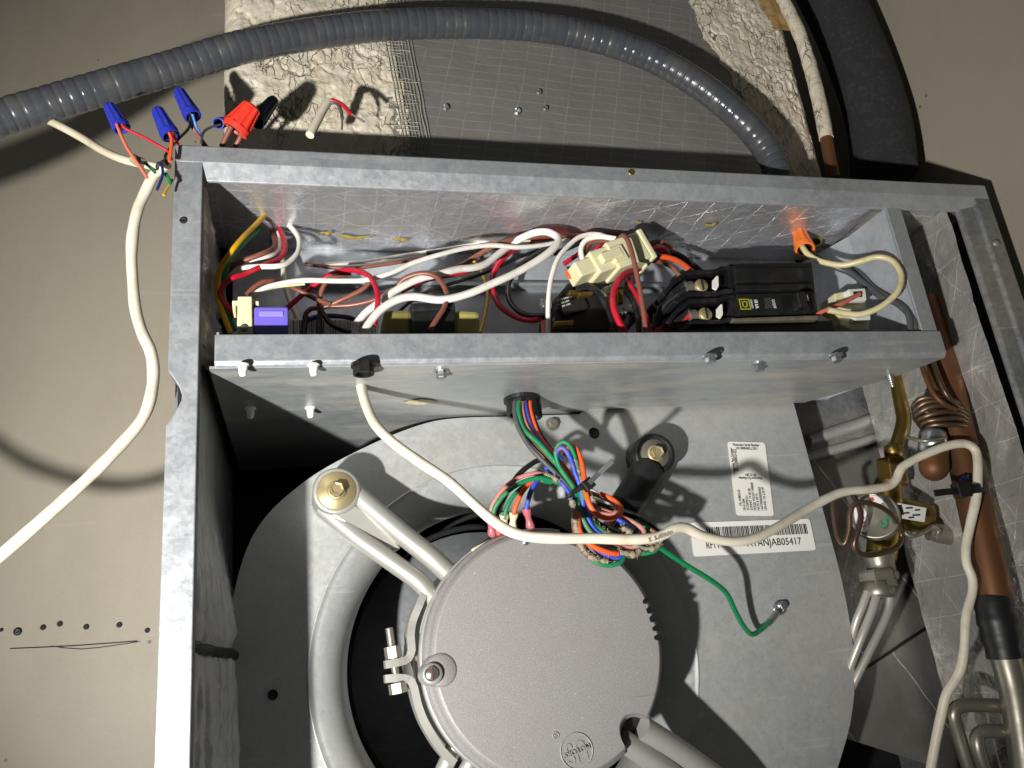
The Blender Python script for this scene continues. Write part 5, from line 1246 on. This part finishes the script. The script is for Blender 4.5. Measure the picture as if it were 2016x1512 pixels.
# ---- motor harness
hg = 'motor harness wires'
Hn = [
 ('green harness wire leading straight from the bushing to the tie', 'green', 5.2, [(1022, 792), (1021, 812), (1032, 846), (1060, 872), (1090, 906), (1115, 940), (1132, 966), (1140, 1002), (1157, 1040), (1180, 1068)], (.058, .05, .042, .038, .034, .034)),
 ('grey harness wire on the left side of the bundle', 'grey', 5, [(1014, 792), (1014, 814), (1021, 842), (1040, 876), (1070, 908), (1100, 938), (1124, 968), (1130, 1000)], (.06, .05, .044, .04, .036)),
 ('blue harness wire in the middle of the bushing', 'blue', 4.2, [(1034, 792), (1036, 808), (1043, 836), (1060, 866), (1085, 895), (1110, 930)], (.062, .055, .05, .046)),
 ('pink harness wire beside the blue one at the bushing', 'pink', 4, [(1028, 792), (1029, 810), (1036, 836), (1052, 862), (1080, 892), (1108, 925), (1125, 955)], (.06, .052, .046, .042)),
 ('orange harness wire at the right of the bushing', 'orange', 4.8, [(1043, 792), (1044, 808), (1052, 836), (1063, 862), (1082, 886), (1112, 920), (1136, 958)], (.064, .056, .05, .046)),
 ('green wire making the topmost harness loop', 'green', 4.6, [(1108, 930), (1098, 912), (1094, 892), (1099, 876), (1112, 870), (1126, 884), (1136, 918), (1143, 952), (1150, 985)], (.04, .034, .03, .032)),
 ('blue wire loop under the topmost green loop', 'blue', 4.8, [(1104, 905), (1097, 893), (1100, 884), (1110, 882), (1122, 900), (1132, 930), (1141, 954), (1148, 990), (1161, 1027), (1178, 1048), (1200, 1062)], (.04, .030, .030, .034, .038)),
 ('orange wire winding round the right harness loop', 'orange', 5.4, [(1112, 895), (1120, 878), (1132, 880), (1145, 910), (1150, 940), (1153, 966), (1161, 994), (1176, 1013), (1200, 1021), (1219, 1013), (1222, 998), (1204, 982), (1182, 972)], (.05, .034, .028, .026, .028, .036, .046)),
 ('pink-brown wire arching left to the terminals', 'pink', 4.4, [(1110, 950), (1078, 936), (1050, 932), (1015, 944), (988, 966), (970, 994), (964, 1018)], (.045, .042, .044, .05)),
 ('green wire arching left to the terminals', 'green', 4.8, [(1120, 958), (1092, 948), (1062, 941), (1025, 951), (995, 972), (974, 1000), (970, 1022)], (.042, .038, .04, .048)),
 ('second green wire dropping to the middle terminal', 'green', 4.2, [(1085, 950), (1055, 946), (1030, 958), (1008, 980), (996, 1005), (993, 1022)], (.046, .044, .046, .05)),
 ('orange wire dropping to its terminal', 'orange', 4.8, [(1075, 944), (1056, 944), (1042, 952), (1026, 972), (1014, 1000), (1012, 1012)], (.046, .042, .044, .048)),
 ('blue wire dropping to the pink terminal', 'blue', 5, [(1085, 942), (1068, 938), (1054, 950), (1043, 973), (1036, 1003)], (.046, .042, .042, .046)),
 ('blue wire tail entering the tie from the left', 'blue', 4.4, [(1074, 920), (1100, 945), (1122, 972), (1134, 1000)], (.044, .038, .036)),
 ('black wire arching to the terminals behind the others', 'black', 5.2, [(1100, 925), (1066, 906), (1040, 918), (1018, 938), (1000, 966), (984, 1000), (980, 1024)], (.055, .05, .05, .054)),
 ('orange wire at the bottom of the harness below the white cable', 'orange', 5.6, [(1138, 1010), (1140, 1042), (1153, 1064), (1173, 1078), (1200, 1088), (1216, 1090)], (.034, .03, .03, .034)),
 ('blue wire at the bottom of the harness below the white cable', 'blue', 5, [(1150, 1060), (1177, 1082), (1200, 1095), (1221, 1097), (1226, 1085)], (.036, .034, .036)),
 ('green wire forming the lowest harness loop', 'green', 5, [(1136, 1030), (1145, 1072), (1168, 1104), (1198, 1113), (1222, 1107), (1228, 1090), (1215, 1076)], (.036, .034, .034, .04)),
 ('brown wire on the right harness loop', 'pink', 5, [(1180, 1000), (1215, 1015), (1250, 1030), (1268, 1046), (1262, 1068), (1240, 1078), (1205, 1070), (1175, 1055)], (.05, .042, .036, .038, .042)),
 ('green wire on the far right harness loop', 'green', 4.6, [(1236, 1022), (1270, 1036), (1292, 1052), (1300, 1066), (1290, 1084), (1262, 1090), (1240, 1084)], (.05, .044, .04, .042)),
 ('black wire coiled behind the right harness loop', 'black', 5.4, [(1160, 985), (1200, 1000), (1245, 1012), (1285, 1038), (1305, 1062), (1288, 1080)], (.054, .05, .048, .05)),
 ('blue wire end amid the lint on the right loop', 'blue', 4.6, [(1215, 1022), (1232, 1032), (1240, 1042)], (.040, .038)),
 ('dark wire across the inside of the right loop', 'black', 5, [(1150, 1005), (1178, 1030), (1215, 1045), (1245, 1050), (1258, 1040)], (.045, .042, .044)),
 ('dusty brown strand outlining the lower left of the harness', 'brown', 4.4, [(1120, 960), (1128, 1000), (1130, 1040), (1142, 1078), (1165, 1102), (1192, 1108), (1212, 1098)], (.04, .036, .034, .036, .04)),
 ('dull grey strand inside the lower left of the harness', 'dusty', 4.4, [(1126, 970), (1134, 1010), (1140, 1050), (1158, 1085), (1185, 1100), (1210, 1100), (1222, 1088)], (.042, .04, .038, .04)),
 ('dull brown strand crossing the right loop low down', 'brown', 4.2, [(1145, 1040), (1180, 1066), (1222, 1078), (1262, 1082), (1292, 1072), (1300, 1056), (1280, 1042)], (.04, .038, .038, .042)),
 ('dusty green strand between the tie and the right loop', 'green', 4.2, [(1140, 965), (1150, 1000), (1172, 1034), (1206, 1056), (1240, 1066), (1270, 1064)], (.034, .036, .038, .040)),
 ('dark brown strand hugging the bushing bundle', 'brown', 4, [(1018, 792), (1019, 814), (1028, 846), (1052, 876), (1082, 906), (1108, 938), (1128, 966)], (.062, .054, .048, .044, .04)),
 ('black strand hugging the bushing bundle on its right', 'black', 4.2, [(1048, 792), (1049, 812), (1058, 842), (1074, 870), (1098, 900), (1124, 936), (1142, 964)], (.066, .06, .054, .05, .044)),
 ('pink strand from the tie into the right loop', 'pink', 4.2, [(1135, 962), (1168, 972), (1196, 984), (1216, 996), (1206, 1012), (1180, 1010)], (.048, .048, .046, .046)),
]
for lb, c, r, pts, ys in Hn:
    wire('harness_wire', lb, M_['h_' + c], r, pts, ys, group=hg, step=.0025, wob=.10)
# lint that clings to the harness
random.seed(11)
Ls = [([(1126, 985), (1130, 1010), (1136, 1045), (1146, 1078), (1166, 1098), (1196, 1106)], (.031, .033), 8), ([(1228, 1060), (1262, 1078), (1290, 1078), (1302, 1062)], (.036, .038), 8), ([(1158, 970), (1170, 990), (1172, 1002)], (.040, .040), 8),
      ([(1225, 1038), (1240, 1050), (1232, 1058)], (.035, .035), 8), ([(1195, 1092), (1222, 1088), (1250, 1092), (1258, 1084)], (.034, .036), 9), ([(1072, 934), (1085, 938), (1098, 946)], (.040, .038), 7), ([(1130, 905), (1139, 930), (1146, 955)], (.030, .030), 4), ([(1150, 1010), (1176, 1035), (1200, 1052), (1230, 1060)], (.038, .036), 7), ([(1262, 1062), (1280, 1070), (1292, 1062)], (.038, .038), 7)]
m = Mesh()
for pts, ys, r in Ls:
    n = len(pts); pp = [P(a, b, float(np.interp(i / (n - 1) * (len(ys) - 1), range(len(ys)), ys))) for i, (a, b) in enumerate(pts)]
    sp = [Vector(q) for q in smoothpath(pp, .0012)]
    m.tube(sp, [M(r, pp[0]) * .62 * (1.0 + .7 * nz(q, 420, r) + .6 * nz(q, 1100, r)) for q in sp], 9)
    for q in sp:
        for _ in range(12):
            d = Vector((random.uniform(-1, 1), random.uniform(-1, 1), random.uniform(-1, 1))).normalized()
            a = q + d * M(r, q) * .45; b = a + d * random.uniform(.0004, .0018) + Vector((random.uniform(-1, 1), 0, random.uniform(-1, 1))) * .0008
            m.tube([a, b], .00022, 3, False)
obj('harness_lint', m, M_['fuzz'], label='grey-brown lint clinging to the motor harness', cat='lint', kind='stuff')
# tie on the harness
ht = thing('harness_cable_tie', 'black cable tie with an upright tail round the motor harness', 'cable tie', P(1155, 958, .03))
sp = smoothpath([P(a, b, y) for a, b, y in ((1122, 980, .046), (1121, 975, .032), (1130, 968, .025), (1146, 960, .022), (1158, 955, .026), (1166, 958, .044))], .002)
obj('band', ribbon(sp, (.3, 0, 1), .0036, .0012), M_['black'], ht)
obj('tie_head', Mesh().obox(P(1157, 954, .022), (.003, 0, .002), (0, .003, 0), (-.002, 0, .003)), M_['black'], ht, .0006)
obj('tie_tail', ribbon([P(1156, 955, .021), P(1180, 931, .012), P(1206, 907, .004)], (-.5, 0, .6), .0032, .0011), M_['black'], ht)
# grey sheath piece and terminals on the motor
for i, (a, b, a2, b2, mt, lb) in enumerate(((964, 1016, 970, 1056, 'pinkterm', 'leftmost pink crimp terminal under the white cable'), (972, 1020, 984, 1052, 'pinkterm', 'pink crimp terminal second from the left'), (1012, 1008, 1008, 1046, 'nylon', 'clear crimp terminal on the orange wire'),
                                      (1036, 1000, 1046, 1044, 'pinkterm', 'pink crimp terminal on the blue wire'), (992, 1012, 994, 1046, 'nylon', 'clear crimp terminal on the thin green wire'))):
    A, B = P(a, b, .050), P(a2, b2, .058)
    sp = [A.lerp(B, k / 12) for k in range(13)]
    r = M(9, A)
    obj('crimp_terminal', Mesh().tube(sp, [r * w for w in (.95, 1.05, 1.0, .95, .78, .70, .70, .74, .9, 1, 1, .95, .6)], 12), M_[mt], label=lb, cat='terminal', group='crimp terminals on the motor')
obj('terminal_block', slab([(928, 1080), (986, 1050), (992, 1064), (934, 1096)], .064, .012), M_['nylon'], motor, .0015)

# ================================================================== stickers on the blower plate
def sticker(name, outline, y, lab):
    n = 6; pts = [Vector(P(a, b, y)) for a, b in outline]; out_ = []
    for i in range(4):
        p, a, b = pts[i], pts[i - 1], pts[(i + 1) % 4]; r = .0028
        u = (a - p).normalized() * r; v = (b - p).normalized() * r
        for k in range(n + 1):
            t = k / n; out_.append((p + u) * (1 - t) ** 2 + p * 2 * t * (1 - t) + (p + v) * t * t)
    o = obj(name, Mesh().prism(out_, (0, .0003, 0)), M_['paper'], blower)
    o['label'] = lab
    return o, pts
YS = BY - .0009
s1, c1 = sticker('barcode_sticker', ((1358, 1029), (1594, 1021), (1607, 1083), (1366, 1096)), YS, 'wide white barcode sticker ending in 05417')
ux = (c1[1] - c1[0]).normalized(); uz = (c1[0] - c1[3]).normalized(); an = math.atan2(ux.z, ux.x)
def on1(u, v): return c1[0] * (1 - u) * (1 - v) + c1[1] * u * (1 - v) + c1[2] * u * v + c1[3] * (1 - u) * v + Vector((0, -.0003, 0))
m = Mesh(); random.seed(5); u_ = .125
while u_ < .955:
    w = random.choice((.0042, .0065, .0095, .012)); g = random.choice((.004, .0055, .008))
    m.add([on1(u_, .16), on1(u_ + w, .16), on1(u_ + w, .48), on1(u_, .48)], [(0, 1, 2, 3)]); u_ += w + g
obj('barcode', m, M_['ink'], s1)
hh = M(20, c1[0])
for s_, u, w in (('RF1T', .16, .11), ('ATANJAB05417', .66, .455)):
    W = (c1[1] - c1[0]).length
    text('serial_print', s_, hh, M_['ink'], s1, on1(u, .70) + Vector((0, -.0001, 0)), an, .00005, width=W * w)
s2, c2 = sticker('rating_sticker', ((1432, 869), (1506, 871), (1524, 1016), (1450, 1015)), YS, 'upright white rating sticker with small print')
def on2(u, v): return c2[0] * (1 - u) * (1 - v) + c2[1] * u * (1 - v) + c2[2] * u * v + c2[3] * (1 - u) * v + Vector((0, -.0004, 0))
Hh = (c2[3] - c2[0]).length; Wd = (c2[1] - c2[0]).length
tl = lambda s_, u, v, ln, ang, size=.0036: text('rating_print', s_, size, M_['ink'], s2, on2(u, v), ang, .00005, width=ln)
a2 = math.atan2((c2[1] - c2[0]).z, (c2[1] - c2[0]).x)
up_ = math.atan2((c2[0] - c2[3]).z, (c2[0] - c2[3]).x)
tl('Motorpart Serial Number', .48, .045, Wd * .70, a2, .0032); tl('13SCT20040001341', .48, .09, Wd * .56, a2 + math.pi, .003)
tl('Customer Part Number', .07, .27, Hh * .36, up_, .003); tl('70-104803-02', .155, .26, Hh * .30, up_, .0048)
tl('09-21284', .50, .455, Wd * .28, a2 + math.pi, .0032); tl('Motorpart Part Number', .48, .50, Wd * .62, a2 + math.pi, .003)
for k, (s_, f) in enumerate((('ML-104803-02', .21), ('09-21284', .15), ('SCORPION', .19), ('SUMMIT 19 60 2B', .29), ('MODEL MOUNT M00000', .37), ('MATE 8 MP M', .22), ('1A0T0000000000E3', .31), ('US0-AEL 122 2.50 FP', .31))):
    tl(s_, .135 + k * .093, .93 - f / 2 - (.06 if k == 0 else 0), Hh * f, up_, .0031)
